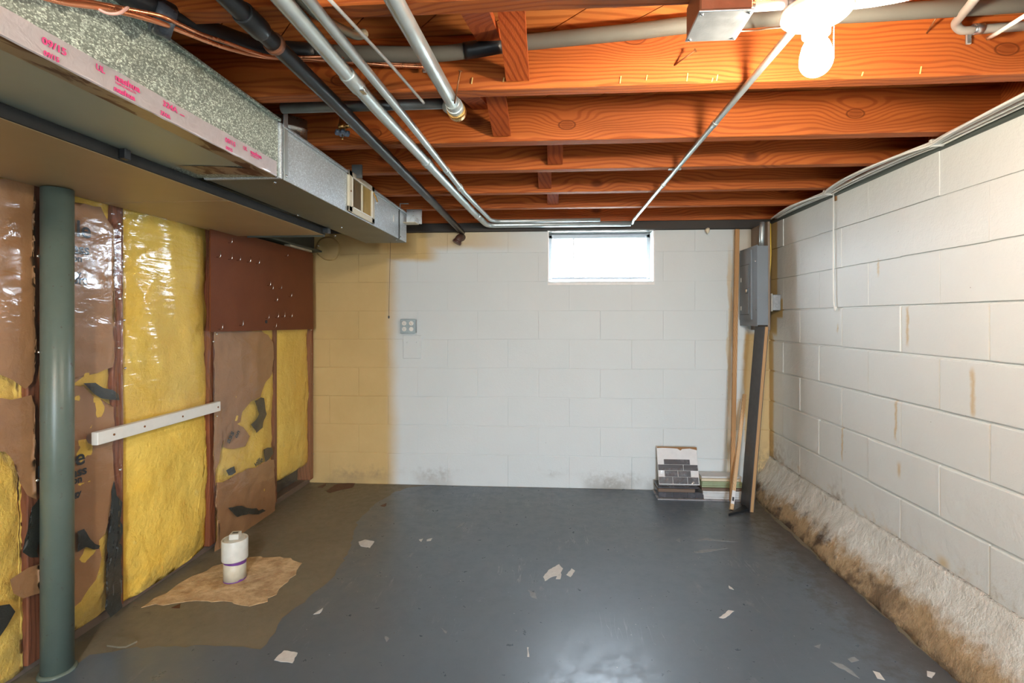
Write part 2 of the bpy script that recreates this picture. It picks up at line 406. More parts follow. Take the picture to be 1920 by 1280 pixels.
def paint_wall(name, which):
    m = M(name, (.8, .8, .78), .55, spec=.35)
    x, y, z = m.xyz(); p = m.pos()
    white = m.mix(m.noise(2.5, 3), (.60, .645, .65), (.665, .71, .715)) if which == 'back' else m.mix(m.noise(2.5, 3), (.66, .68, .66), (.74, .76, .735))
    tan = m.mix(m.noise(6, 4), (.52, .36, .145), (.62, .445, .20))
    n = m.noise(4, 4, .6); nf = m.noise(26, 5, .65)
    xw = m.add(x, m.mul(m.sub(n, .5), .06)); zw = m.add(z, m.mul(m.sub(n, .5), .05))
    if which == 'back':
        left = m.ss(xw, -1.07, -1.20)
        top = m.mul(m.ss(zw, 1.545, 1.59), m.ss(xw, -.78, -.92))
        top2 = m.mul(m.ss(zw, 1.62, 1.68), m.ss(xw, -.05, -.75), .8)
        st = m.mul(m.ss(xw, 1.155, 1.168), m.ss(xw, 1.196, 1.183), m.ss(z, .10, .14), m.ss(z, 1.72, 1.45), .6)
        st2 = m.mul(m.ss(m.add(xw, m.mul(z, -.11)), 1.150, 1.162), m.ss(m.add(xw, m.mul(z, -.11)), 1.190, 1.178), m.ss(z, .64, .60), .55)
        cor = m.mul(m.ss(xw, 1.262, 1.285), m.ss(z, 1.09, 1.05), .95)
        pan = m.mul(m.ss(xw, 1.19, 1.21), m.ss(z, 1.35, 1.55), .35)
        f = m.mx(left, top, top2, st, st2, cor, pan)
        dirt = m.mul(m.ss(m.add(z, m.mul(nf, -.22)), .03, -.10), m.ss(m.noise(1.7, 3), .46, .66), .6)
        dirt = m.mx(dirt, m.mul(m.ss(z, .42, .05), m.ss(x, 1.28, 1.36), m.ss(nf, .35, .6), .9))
        dcol = (.17, .14, .10)
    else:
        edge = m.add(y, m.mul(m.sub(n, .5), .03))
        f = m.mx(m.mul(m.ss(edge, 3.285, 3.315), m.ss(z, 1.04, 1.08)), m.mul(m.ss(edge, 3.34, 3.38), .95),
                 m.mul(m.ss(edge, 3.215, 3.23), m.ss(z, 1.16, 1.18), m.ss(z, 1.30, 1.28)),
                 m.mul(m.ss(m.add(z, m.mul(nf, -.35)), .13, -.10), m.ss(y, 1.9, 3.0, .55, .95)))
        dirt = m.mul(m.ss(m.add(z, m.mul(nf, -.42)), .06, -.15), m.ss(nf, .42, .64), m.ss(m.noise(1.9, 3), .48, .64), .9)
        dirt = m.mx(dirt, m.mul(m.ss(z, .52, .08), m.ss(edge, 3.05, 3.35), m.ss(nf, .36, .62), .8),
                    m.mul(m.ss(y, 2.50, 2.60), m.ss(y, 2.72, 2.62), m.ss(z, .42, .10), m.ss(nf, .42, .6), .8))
        for (yy, za, zb, ww) in ((2.577, .46, .63, .010), (2.19, .66, .82, .012), (2.12, 1.06, 1.21, .014), (1.80, .83, .99, .016), (2.165, .51, .56, .018), (1.93, .24, .28, .05), (2.30, 1.36, 1.42, .012), (2.62, 1.10, 1.13, .010)):
            q = m.add(y, m.mul(m.sub(nf, .5), .03))
            dirt_i = m.mul(m.ss(q, yy - ww, yy), m.ss(q, yy + ww, yy), m.ss(z, za - .02, za + .02), m.ss(z, zb + .02, zb - .02), .75)
            f = m.mx(f, dirt_i)
        dcol = (.12, .075, .04)
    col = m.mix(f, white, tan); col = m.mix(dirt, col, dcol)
    spk = m.voro(22, None); sp = m.mul(m.ss(spk.outputs['Distance'], .055, .03), m.ss(m.noise(7, 2), .60, .66))
    col = m.mix(m.mul(sp, .7), col, (.12, .08, .05))
    m.set('Base Color', col)
    pit = m.noise(120, 4, .6); lump = m.noise(14, 5, .62)
    m.bump(m.add(m.mul(pit, .25), m.mul(lump, .9 if which == 'right' else .45)), .42 if which == 'right' else .28, .012)
    return m.m
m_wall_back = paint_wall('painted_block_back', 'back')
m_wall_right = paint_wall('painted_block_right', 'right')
m_recess = simple('window_reveal_paint', (.80, .80, .78), .5)

# floor: old bare concrete and its grey paint coat
mf = M('old_floor', (.13, .105, .06), .6)
_a = mf.noise(3, 5, .6); _b = mf.noise(24, 5, .65)
_c = mf.mix(_a, (.130, .112, .076), (.215, .19, .135)); _c = mf.mix(mf.ss(_b, .62, .75, 0, .6), _c, (.06, .035, .02))
mf.set('Base Color', _c); mf.set('Roughness', mf.ss(_b, .3, .7, .42, .7)); mf.bump(_b, .2, .006); m_floor = mf.m
mp = M('grey_floor_paint', (.09, .10, .11), .33, spec=.95)
x, y, z = mp.xyz()
_a = mp.noise(2.2, 5, .6); _b = mp.noise(16, 5, .7); _s = mp.noise(9, 6, .75, .4, mp.scaled(1.0, .35, 1))
_c = mp.mix(_a, (.068, .093, .122), (.100, .134, .172))
_c = mp.mix(mp.ss(_s, .60, .74, 0, .35), _c, (.30, .31, .32))
_c = mp.mix(mp.mul(mp.ss(y, 2.3, 3.4), mp.ss(_a, .35, .6), .35), _c, (.085, .085, .062))
_v = mp.voro(34); _sel = mp.ss(mp.noise(11, 2), .56, .62)
_c = mp.mix(mp.mul(mp.ss(_v.outputs['Distance'], .085, .05), _sel, .8), _c, (.42, .42, .41))
_v2 = mp.voro(27, mp.scaled(1, 1, 1)); _c = mp.mix(mp.mul(mp.ss(_v2.outputs['Distance'], .09, .05), mp.ss(mp.noise(8, 2), .40, .34), .8), _c, (.03, .03, .032))
_sc = mp.noise(5, 2, .5, 0, mp.scaled(6, .5, 1)); _sc2 = mp.noise(3, 2)
_c = mp.mix(mp.mul(mp.ss(mp.op('ABSOLUTE', mp.sub(_sc, .5)), .010, .002), mp.ss(_sc2, .55, .68), .35), _c, (.34, .36, .38))
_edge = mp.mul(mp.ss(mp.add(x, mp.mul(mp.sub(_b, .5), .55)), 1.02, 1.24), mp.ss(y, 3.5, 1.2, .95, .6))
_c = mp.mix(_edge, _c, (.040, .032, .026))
mp.set('Base Color', _c); mp.set('Roughness', mp.ss(_b, .3, .75, .27, .46)); mp.bump(mp.add(mp.mul(_b, .6), mp.noise(3.5, 3)), .10, .008); m_paint = mp.m
m_patch = M('bare_concrete_patch', (.40, .26, .13), .85)
_a = m_patch.noise(14, 5, .65); m_patch.set('Base Color', m_patch.mix(m_patch.ss(_a, .3, .7), (.38, .245, .125), (.68, .50, .29))); m_patch.bump(_a, .6, .02); m_patch = m_patch.m
m_chip = simple('pale_bare_spot', (.60, .60, .58), .7, 0, .15, 60)
m_redspill = simple('dark_red_paint', (.075, .018, .012), .45, 0, .2, 40)
mc = M('crumbling_mortar', (.45, .32, .18), .9)
_x, _y, _z = mc.xyz(); _a = mc.noise(18, 5, .7); _b = mc.noise(6, 4, .6)
_c = mc.mix(_a, (.30, .20, .10), (.50, .37, .22)); _c = mc.mix(mc.mul(mc.ss(_b, .48, .62), mc.ss(_y, 1.6, 2.5, .25, .95)), _c, (.075, .045, .026))
_w = mc.mix(mc.noise(5, 3), (.58, .57, .51), (.66, .66, .62)); _lf = mc.noise(2.0, 3)
_h = mc.add(mc.add(_z, mc.mul(mc.sub(_a, .5), .16)), mc.mul(mc.sub(_lf, .5), .16)); _c = mc.mix(mc.ss(_h, .055, .145), _c, _w)
_c = mc.mix(mc.mul(mc.ss(_z, .05, .0), mc.ss(_a, .4, .6), .7), _c, (.07, .045, .03))
mc.set('Base Color', _c); mc.bump(_a, .8, .02); m_crumb = mc.m

# ------------------------------------------------------------------ the room shell
XR, XL, YB, YF = 1.434, -1.80, 3.42, -3.0
ZJ, ZD = 1.825, 1.985           # joist underside, deck underside
floor = obj('floor', B().box(-2.0, 1.65, YF - .2, YB + .2, -.15, 0), m_floor); struct(floor)
def floor_piece(name, pts, mat, h, amp=.004, step=.02, seed=1):
    o2 = jag(pts, amp, step, seed)
    b = B().prism([(p[0], p[1], .0) for p in o2], (0, 0, h))
    b.bm.normal_update(); bmesh.ops.delete(b.bm, geom=[f for f in b.bm.faces if len(f.verts) > 4 and f.calc_center_median().z < h * .25], context='FACES_ONLY')
    bmesh.ops.triangulate(b.bm, faces=[f for f in b.bm.faces if len(f.verts) > 4])
    return obj(name, b, mat, floor)
fp = lambda L: [tuple(onz(px, py, 0)[:2]) for px, py in L]
coat = fp([(766, 914), (735, 925), (702, 945), (672, 975), (660, 1006), (652, 1034), (640, 1058), (622, 1084), (590, 1110), (572, 1128), (540, 1150), (520, 1174), (499, 1208),
           (488, 1218), (470, 1216), (440, 1212), (408, 1210), (330, 1211), (254, 1214), (168, 1228), (140, 1250), (60, 1288)])
coat += [(-1.68, 1.0), (-1.68, YF), (1.36, YF), (1.30, 1.2), (1.285, 2.0), (1.27, 3.0), (1.30, 3.41), (.2, 3.415), (-.9, 3.412)]
floor_piece('paint_coat', coat, m_paint, .0012, .010, .03, 3)
floor_piece('concrete_patch', fp([(268, 1138), (330, 1098), (400, 1062), (470, 1044), (545, 1046), (568, 1056), (540, 1090), (500, 1128), (470, 1136), (400, 1128), (330, 1130)]), m_patch, .0018, .012, .03, 4)
for k, L in enumerate(([(1018, 1082), (1030, 1068), (1048, 1058), (1056, 1066), (1050, 1078), (1034, 1082), (1022, 1090)], [(1062, 1078), (1072, 1066), (1078, 1070), (1070, 1082)], [(1044, 1080), (1053, 1076), (1050, 1086), (1042, 1086)],
                       [(785, 1012), (793, 1010), (790, 1016)], [(800, 1012), (811, 1009), (808, 1014), (800, 1015)], [(672, 1016), (684, 1012), (702, 1015), (694, 1027), (676, 1024)],
                       [(514, 1238), (532, 1220), (558, 1224), (548, 1244)], [(988, 1214), (991, 1214), (992, 1232), (989, 1232)], [(1348, 1158), (1360, 1150), (1366, 1144), (1377, 1146), (1368, 1154), (1356, 1160)],
                       [(1366, 1098), (1372, 1102), (1376, 1106), (1368, 1104)], [(1636, 1258), (1650, 1262), (1660, 1276), (1644, 1272)], [(1738, 1258), (1754, 1262), (1748, 1272), (1738, 1268)], [(588, 1152), (606, 1140), (600, 1150)])):
    floor_piece('bare_spot', fp(L), m_chip, .0022, .002, .012, 20 + k)
for k, L in enumerate(([(612, 920), (630, 908), (668, 904), (660, 914), (640, 918), (618, 924)], [(596, 914), (612, 905), (606, 914)], [(712, 948), (724, 943), (722, 950)], [(320, 1140), (338, 1132), (336, 1140)])):
    floor_piece('red_spill', fp(L), m_redspill, .0016, .006, .02, 50 + k)
m_scuff = simple('pale_scuff', (.24, .265, .28), .6, 0, .3, 50)
for k, L in enumerate(([(1296, 1037), (1318, 1031), (1342, 1029), (1364, 1028), (1340, 1033), (1316, 1037)], [(1556, 1240), (1578, 1245), (1598, 1258), (1612, 1272), (1592, 1262), (1572, 1252)], [(1590, 1236), (1602, 1232), (1610, 1238), (1596, 1242)], [(1526, 1212), (1540, 1208), (1536, 1216)],
                       [(1300, 1015), (1322, 1009), (1350, 1012), (1384, 1016), (1350, 1015), (1320, 1013)], [(1268, 1013), (1275, 1009), (1276, 1017)], [(854, 990), (866, 982), (874, 978), (866, 986)], [(824, 1176), (838, 1184), (836, 1188)], [(722, 1192), (730, 1198), (724, 1204)], [(990, 1106), (1004, 1112), (1008, 1124), (996, 1120)])):
    floor_piece('pale_scuff', fp(L), m_scuff, .0018, .003, .012, 80 + k)
floor_piece('concrete_scab', fp([(200, 1212), (212, 1196), (250, 1197), (256, 1204), (236, 1214)]), m_floor, .006, .006, .02, 61)

# block walls
def block_mesh(L, H, D=.05, bev=.006, seed=0):
    """block with front face toward -y, centred on x and z"""
    b = B().box(-L / 2, L / 2, 0, D, -H / 2, H / 2, bev, 2); rnd = random.Random(seed)
    me = bpy.data.meshes.new('block'); bmesh.ops.recalc_face_normals(b.bm, faces=b.bm.faces[:]); b.bm.to_mesh(me); b.bm.free(); return me
_bm = {}
def lay(parent, mat, spans, phase, zrow, horiz, face, joint, seed, bev):
    """courses of blocks; spans(z0,z1)->list of (a,b); horiz 'x' (wall facing -y) or 'y' (wall facing -x)"""
    rnd = random.Random(seed)
    for k, (z0, z1) in enumerate(zrow):
        for (a, b) in spans(z0, z1):
            js = []; t = phase + (.2115 if k % 2 else 0) - .423 * 30
            while t < b - .02:
                if t > a + .02: js.append(t)
                t += .423
            cuts = [a] + js + [b]
            for c0, c1 in zip(cuts, cuts[1:]):
                jt, bv = (joint * .5, bev * .45) if z0 > 1.15 else (joint, bev)
                key = (round(c1 - c0, 3), round(z1 - z0, 3), bv)
                if key not in _bm:
                    _bm[key] = block_mesh(c1 - c0 - jt * .35, z1 - z0 - jt, .05, bv); _bm[key].materials.append(mat)
                me = _bm[key]
                if me.materials[0] != mat: me = me.copy(); me.materials[0] = mat
                o = bpy.data.objects.new('block', me); C.objects.link(o)
                off = rnd.uniform(-.0016, .0016)
                if horiz == 'x':
                    o.location = ((c0 + c1) / 2, face + off, (z0 + z1) / 2); o.rotation_euler = (rnd.uniform(-.006, .006), 0, rnd.uniform(-.004, .004))
                else:
                    o.location = (face + off, (c0 + c1) / 2, (z0 + z1) / 2); o.rotation_euler = (0, rnd.uniform(-.008, .008), -PI / 2 + rnd.uniform(-.006, .006))
                o.parent = parent
WX0, WX1, WZ0, WZ1 = -.048, .677, 1.415, 1.765
rows_b = [(0, .02)] + [(.02 + .2 * k, .22 + .2 * k) for k in range(8)] + [(1.62, 1.765)]
rows_b = [(-.0, .22)] + rows_b[2:]
bk = B(); y0, y1 = YB + .0035, YB + .22
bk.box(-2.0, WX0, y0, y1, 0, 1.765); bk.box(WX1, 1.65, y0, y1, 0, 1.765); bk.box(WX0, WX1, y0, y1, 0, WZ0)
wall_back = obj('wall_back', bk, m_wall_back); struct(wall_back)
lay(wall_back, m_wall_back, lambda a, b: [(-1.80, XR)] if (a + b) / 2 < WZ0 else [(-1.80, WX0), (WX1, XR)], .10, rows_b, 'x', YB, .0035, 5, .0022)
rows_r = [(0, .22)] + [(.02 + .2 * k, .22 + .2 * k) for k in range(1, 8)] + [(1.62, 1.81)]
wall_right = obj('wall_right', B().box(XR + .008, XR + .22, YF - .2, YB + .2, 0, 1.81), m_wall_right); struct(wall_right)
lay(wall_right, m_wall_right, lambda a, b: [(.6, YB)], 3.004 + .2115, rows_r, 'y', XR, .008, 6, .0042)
# crumbling mortar cove along the foot of the right wall
b = B(); prof = [(1.4345, .250), (1.426, .222), (1.393, .165), (1.357, .112), (1.325, .064), (1.296, .024), (1.280, -.01), (1.437, -.01)]
ny = 150; rings = []
for i in range(ny + 1):
    yy = .5 + (YB - .5) * i / ny; ring = []
    for j, (px_, pz_) in enumerate(prof):
        k = 0 if j in (0, 7) else (.35 if j == 1 else 1)
        q = Vector((yy * 9, j * .9, 0)); nn = mnoise.fractal(q, 1, 2, 3)
        w_ = 1.0 if j < 2 else .96 + .10 * mnoise.noise(Vector((yy * 2.3, 7, 1)))
        ring.append(b.bm.verts.new((1.437 - (1.437 - px_) * w_ - nn * (.004 + .006 * (j > 1)) * k, yy, max(-.01, pz_ * (1 + (.12 if j > 1 else 0) * mnoise.noise(Vector((yy * 3, 2, 5)))) + nn * .004 * k) if pz_ > 0 else -.01)))
    rings.append(ring)
for i in range(ny):
    for j in range(len(prof)):
        j2 = (j + 1) % len(prof)
        f = b.bm.faces.new((rings[i][j], rings[i][j2], rings[i + 1][j2], rings[i + 1][j])); f.smooth = True
obj('mortar_cove', b, m_crumb, wall_right)
obj('sill_plate', B().box(1.425, 1.60, YF, YB, 1.79, 1.823, .004), m_beam, wall_right)
obj('sill_plate', B().box(-1.8, 1.434, 3.385, 3.60, 1.765, 1.823, .004), m_dark, wall_back)
obj('rim_joist', B().box(-1.9, 1.55, 3.385, 3.43, 1.824, ZD), m_joist, wall_back)
# left wall: bare backing with studs
wall_left = obj('wall_left', B().box(XL - .2, XL, YF - .2, YB + .2, 0, ZD), m_dark); struct(wall_left)
framing = obj('bottom_plate', B().box(XL, -1.735, .5, YB, 0, .035, .003), m_brownboard); struct(framing)  # bottom plate of the left wall framing, parent of the studs
for (ya, yb) in ((.62, .665), (1.06, 1.105), (1.500, 1.548), (1.812, 1.862), (2.350, 2.396), (2.925, 2.95), (3.365, 3.412)):
    obj('stud', B().box(XL, -1.706, ya, yb, .0351, 1.62, .003).jitter(.002, 6), m_stud, framing)
# front wall behind the camera, with an unseen doorway added for daylight fill
wf = B(); wf.box(-2.0, .15, YF - .15, YF, 0, ZD); wf.box(1.0, 1.65, YF - .15, YF, 0, ZD); wf.box(.15, 1.0, YF - .15, YF, 1.70, ZD)
struct(obj('wall_front', wf, m_plateoff))
gm = simple('outside_ground', (.16, .17, .13), .9)
struct(obj('ground', B().box(-8, 8, YB + .225, 14, 1.0, 1.37), gm)); struct(obj('ground', B().box(-8, 8, -14, YF - .205, -.2, -.02), gm))
# ceiling: deck, diagonal planks, joists, bridging
ceiling = obj('ceiling', B().box(-2.0, 1.65, YF - .2, YB + .2, ZD + .02, ZD + .08), m_plank); struct(ceiling)
k = 0
for i in range(-30, 34):
    c0 = i * .142
    # plank strip: points with x + y in [c0, c0+.139], clipped to the deck
    pl = []
    b = B(); bm = b.bm
    Lh = 4.0; d = Vector((1, -1, 0)).normalized(); nrm = Vector((1, 1, 0)).normalized(); ctr = nrm * c0 + Vector((0, .0, 0))
    q = [ctr - d * Lh, ctr + d * Lh, ctr + d * Lh + nrm * .139, ctr - d * Lh + nrm * .139]
    bm.faces.new([bm.verts.new((p.x, p.y, ZD)) for p in q])
    for co, no in (((-1.9, 0, 0), (-1, 0, 0)), ((1.6, 0, 0), (1, 0, 0)), ((0, -.3, 0), (0, -1, 0)), ((0, YB + .1, 0), (0, 1, 0))):
        bmesh.ops.bisect_plane(bm, geom=bm.verts[:] + bm.edges[:] + bm.faces[:], plane_co=co, plane_no=no, clear_outer=True)
    if not bm.faces: bm.free(); continue
    r = bmesh.ops.extrude_face_region(bm, geom=bm.faces[:])
    bmesh.ops.translate(bm, verts=[v for v in r['geom'] if isinstance(v, bmesh.types.BMVert)], vec=(0, 0, .0195))
    obj('subfloor_plank', b, m_plank, ceiling)
JY = [(.195, .243), (.60, .648), (1.018, 1.066), (1.420, 1.470), (1.842, 1.894), (2.196, 2.244), (2.593, 2.641), (2.955, 3.002)]
for ya, yb in JY + [(-.6, -.55), (-1.0, -.95), (-1.4, -1.35), (-1.8, -1.75), (-2.2, -2.15), (-2.6, -2.55), (-.2, -.15)]:
    b = B(); b.box(-1.85, 1.60, ya, yb, ZJ, ZD, .003)
    bmesh.ops.bisect_plane(b.bm, geom=b.bm.verts[:] + b.bm.edges[:] + b.bm.faces[:], plane_co=(0, 0, 0), plane_no=(1, 0, 0))
    obj('joist', b, m_joist, ceiling)
BX = {2: -.105, 3: -.195, 4: .002, 5: -.05, 6: -.01}
for i, bx_ in BX.items():
    ya = JY[i][1]; yb = JY[i + 1][0]
    br = obj('bridging', B().bar((bx_, ya + .004, ZD - .03), (bx_, yb - .009, ZJ + .025), .066, .019, (0, 1, 1)), m_bridge, ceiling)
    obj('bridging', B().bar((bx_ - .075, ya + .009, ZJ + .03), (bx_ - .075, yb - .004, ZD - .03), .066, .019, (0, -1, 1)), m_bridge, ceiling)
    for s_ in (-.016, .016):
        obj('nail_head', B().lathe([(.0045, 0), (.0045, -.003), (.002, -.004)], (bx_ + s_, yb - .016, ZJ + .042), 8, 'y'), m_nail, br)

m_fleck = simple('yellow_splinter', (.85, .62, .22), .6)
for (px, py, L_) in ((1163, 150, .020), (1212, 146, .014), (1288, 145, .022), (1344, 146, .016), (1616, 139, .010), (1725, 132, .020), (885, 152, .018), (944, 150, .012), (1335, 150, .010)):
    p = ony(px, py, 1.4195); obj('splinter', B().bar(p + Vector((-.001, -.001, -L_ / 2)), p + Vector((.002, -.002, L_ / 2)), .0028, .002, (0, 1, 0)), m_fleck, ceiling)
# window: recess, steel frame, panes
window = obj('window_1', B().box(WX0, WX1, YB + .13, YB + .155, WZ0 + .02, WZ0 + .045), m_panel); struct(window)
ym0, ym1 = YB + .125, YB + .155
fr = B(); fr.box(WX0 + .005, WX0 + .03, ym0, ym1, WZ0 + .03, WZ1 - .005, .002); fr.box(WX1 - .03, WX1 - .005, ym0, ym1, WZ0 + .03, WZ1 - .005, .002)
fr.box(WX0 + .005, WX1 - .005, ym0, ym1, WZ1 - .03, WZ1 - .002, .002)
m_sash = simple('blue_grey_sash', (.34, .39, .43), .4, .2)
obj('frame', fr, m_sash, window)
obj('mullion', B().box(.128, .140, ym0 + .006, ym1 - .006, WZ0 + .03, WZ1 - .03, .001), m_recess, window)
vf = B(); vx0, vx1, vz0, vz1 = .145, .455, WZ1 - .20, WZ1 - .03
vf.box(vx0, vx1, ym0 + .008, ym1 - .008, vz0, vz0 + .022); vf.box(vx0, vx0 + .02, ym0 + .008, ym1 - .008, vz0 + .0221, vz1 - .0221); vf.box(vx1 - .02, vx1, ym0 + .008, ym1 - .008, vz0 + .0221, vz1 - .0221); vf.box(vx0, vx1, ym0 + .008, ym1 - .008, vz1 - .022, vz1)
mv = M('translucent_vent', (.9, .9, .9), .5); tl = mv.n('ShaderNodeBsdfTranslucent'); tl.inputs[0].default_value = (.85, .9, .95, 1); mv.put(mv.o.inputs[0], tl.outputs[0])
obj('vent_sash', vf, mv.m, window)
mg = M('window_glass', (1, 1, 1), .02); tr = mg.n('ShaderNodeBsdfTransparent'); gl = mg.n('ShaderNodeBsdfGlossy'); gl.inputs['Roughness'].default_value = .03
fz = mg.n('ShaderNodeLayerWeight'); fz.inputs[0].default_value = .5; mxs = mg.n('ShaderNodeMixShader')
mg.put(mxs.inputs[0], mg.add(mg.mul(mg.op('POWER', fz.outputs['Facing'], 5.0), .6), .04)); mg.put(mxs.inputs[1], tr.outputs[0]); mg.put(mxs.inputs[2], gl.outputs[0]); mg.put(mg.o.inputs[0], mxs.outputs[0]); m_glass = mg.m
for xa, xb in ((WX0 + .03, .128), (.140, WX1 - .03)):
    obj('pane', B().box(xa, xb, ym0 + .014, ym0 + .017, WZ0 + .045, WZ1 - .03), m_glass, window)
sl = B().prism([(WX0, YB - .004, WZ0 - .004), (WX0, YB + .13, WZ0 + .03), (WX0, YB + .22, WZ0 + .03), (WX0, YB + .22, WZ0 - .02), (WX0, YB - .004, WZ0 - .02)], (WX1 - WX0, 0, 0))
obj('sill', sl, m_recess, window)
jm = B(); jm.box(WX0 - .001, WX0 + .008, YB - .002, YB + .22, WZ0, WZ1); jm.box(WX1 - .008, WX1 + .001, YB - .002, YB + .22, WZ0, WZ1)
obj('reveal', jm, m_recess, window)
obj('drip_rail', B().box(WX0, WX1, YB - .006, YB + .02, WZ1 - .004, WZ1 + .004), m_chrome, window)
obj('rim_joist', B().box(1.56, 1.62, YF, YB, 1.80, ZD), m_joist, wall_right)
obj('rim_joist', B().box(-1.98, -1.90, YF, YB, 1.60, ZD), m_joist, wall_left)

# ------------------------------------------------------------------ insulation in the left wall
def seg(L, X): return [tuple(onx(px, py, X)[1:]) for px, py in L]
def batt(label, ya, yb, za, zb, seed, bulge=.014, shape=None):
    o = thing('insulation_batt', (-1.76, (ya + yb) / 2, za), label, 'insulation', 'fibreglass batts between the studs')
    yc = (ya + yb) / 2; hw = (yb - ya) / 2
    out = jag([(ya, za), (yb, za), (yb, zb), (ya, zb)] if not shape else shape, .004, .035, seed)
    def xf(y, z):
        e = max(0.0, 1 - ((y - yc) / hw) ** 4); f = min(1, max(0, (z - za) / .10))
        return -1.725 + .024 * e * (.4 + .6 * f) + bulge * fbm(y, z, 4.5, seed, 3) + .004 * fbm(y, z, 26, seed, 2)
    sb = sheet(out, xf, .022)
    r = bmesh.ops.extrude_edge_only(sb.bm, edges=[e for e in sb.bm.edges if e.is_boundary])
    for v in r['geom']:
        if isinstance(v, bmesh.types.BMVert): v.co.x = -1.795
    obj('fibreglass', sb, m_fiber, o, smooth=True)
    return o
def flap(parent, L, X, seed, mat, name='kraft_paper', amp=.006, lift=.004, step=.018, crease=.005):
    pts = jag(seg(L, X), amp, .03, seed)
    def xf(y, z):
        c = abs(mnoise.noise(Vector((y * 7 + seed, z * 11, seed)))) + .5 * abs(mnoise.noise(Vector((y * 17 - z * 9, z * 15 + seed, 3))))
        return X + lift - crease * 2.2 * c + .003 * fbm(y, z, 5, seed + 4)
    return obj(name, sheet(pts, xf, step), mat, parent, smooth=True)
XK = -1.692
ba = batt('brown paper faced insulation batt left of the steel post, torn to show yellow', 1.10, 1.50, .03, 1.62, 11)
bb = batt('paper faced insulation batt with bold lettering just right of the steel post', 1.548, 1.812, .05, 1.62, 12)
bc = batt('wide bare yellow insulation batt behind the white wooden strip', 1.862, 2.350, .03, 1.62, 13)
bd = batt('torn paper faced insulation batt under the brown hardboard', 2.396, 2.925, .03, 1.62, 14)
be = batt('narrow yellow insulation batt nearest the far block wall', 2.935, 3.365, .16, 1.62, 15, .010)
flap(ba, [(-90, 320), (62, 340), (63, 560), (63, 715), (48, 728), (20, 712), (0, 702), (-90, 690)], XK, 1, m_kraft)
flap(ba, [(-90, 742), (20, 748), (60, 742), (66, 850), (66, 935), (48, 930), (36, 905), (26, 868), (8, 846), (-90, 850)], XK, 2, m_kraft)
flap(ba, [(18, 1086), (52, 1064), (74, 1056), (76, 1112), (44, 1122), (24, 1112)], XK + .006, 3, m_kraft, amp=.004)
flap(ba, [(60, 948), (75, 930), (77, 1046), (58, 1048), (44, 1034)], XK + .004, 4, m_asphalt, 'torn_backing', amp=.011)
flap(ba, [(-20, 1140), (14, 1136), (26, 1150), (16, 1172), (-4, 1196), (-30, 1190)], XK + .004, 5, m_asphalt, 'torn_backing', amp=.011)
k1 = flap(bb, [(76, 372), (188, 388), (196, 404), (212, 432), (215, 560), (213, 640), (212, 688), (196, 692), (152, 708), (140, 716), (76, 722)], XK, 6, m_kraft)
k2 = flap(bb, [(76, 722), (140, 722), (158, 724), (176, 742), (206, 758), (214, 764), (213, 850), (214, 930), (204, 964), (196, 1000), (186, 1014), (188, 1060), (180, 1086), (168, 1102), (152, 1128), (132, 1142), (76, 1160)], XK - .002, 7, m_kraft)
flap(bb, [(156, 720), (180, 718), (212, 730), (222, 740), (225, 750), (206, 750), (180, 738)], XK + .008, 8, m_asphalt, 'torn_backing', amp=.008)
flap(bb, [(214, 900), (226, 940), (230, 1140), (206, 1156), (198, 1140), (210, 1090), (204, 1060), (216, 1010), (208, 960)], XK + .003, 9, m_asphalt, 'torn_backing', amp=.011)
flap(bb, [(144, 996), (158, 990), (166, 1012), (188, 1022), (186, 1030), (160, 1026), (146, 1034)], XK + .010, 10, m_asphalt, 'torn_backing', amp=.008)
k3 = flap(bd, [(402, 620), (490, 620), (508, 634), (514, 660), (510, 700), (498, 716), (488, 744), (470, 752), (454, 772), (450, 790), (432, 800), (418, 826), (410, 866), (402, 888)], XK, 16, m_kraft)
k4 = flap(bd, [(406, 905), (424, 902), (446, 886), (480, 876), (500, 860), (514, 862), (516, 930), (516, 985), (500, 998), (470, 1004), (444, 1012), (404, 1034)], XK, 17, m_kraft)
k5 = flap(bd, [(418, 806), (440, 790), (456, 800), (468, 818), (460, 836), (438, 842), (420, 838)], XK + .006, 18, m_kraft, amp=.004)
flap(bd, [(476, 752), (496, 745), (500, 775), (494, 800), (480, 812), (472, 796), (484, 776)], XK + .006, 19, m_asphalt, 'torn_backing', amp=.009)
flap(bd, [(424, 882), (440, 874), (442, 886), (428, 892)], XK + .010, 20, m_asphalt, 'torn_backing', amp=.005)
flap(bd, [(428, 952), (452, 948), (480, 952), (498, 958), (480, 964), (440, 966)], XK + .010, 21, m_asphalt, 'torn_backing', amp=.008)
flap(bd, [(494, 842), (510, 838), (512, 850), (498, 866)], XK + .010, 22, m_asphalt, 'torn_backing', amp=.005)
def kraft_text(parent, body, px, py_top, py_bot, size_k=1.18, align='RIGHT', rot=0., X=XK + .0085, bold=.0011):
    a = onx(px, py_bot, X); t = onx(px, py_top, X); h = (t.z - a.z) / .73 * size_k
    mt = Matrix.Translation(a) @ FACE_X @ Matrix.Rotation(rot, 4, 'Z')
    return text('lettering', body, h, mt, m_ink, parent, align, .0004, bold)
kraft_text(k1, 'nville', 171, 421, 447)
kraft_text(k1, 'er Glass', 168, 461, 478)
kraft_text(k1, 'lation', 154, 480, 491, 1.15)
kraft_text(k1, 'nergy', 152, 509, 520, 1.25)
kraft_text(k1, 'omfort', 163, 519, 533)
kraft_text(k2, 'nville', 160, 842, 868)
kraft_text(k2, 'er Glass', 163, 872, 887)
kraft_text(k2, 'lation', 154, 890, 902, 1.1)
kraft_text(k2, 'nergy', 152, 917, 927, 1.1)
kraft_text(k5, 'ass', 430, 818, 832, 1.0, 'LEFT', .9, XK + .014)
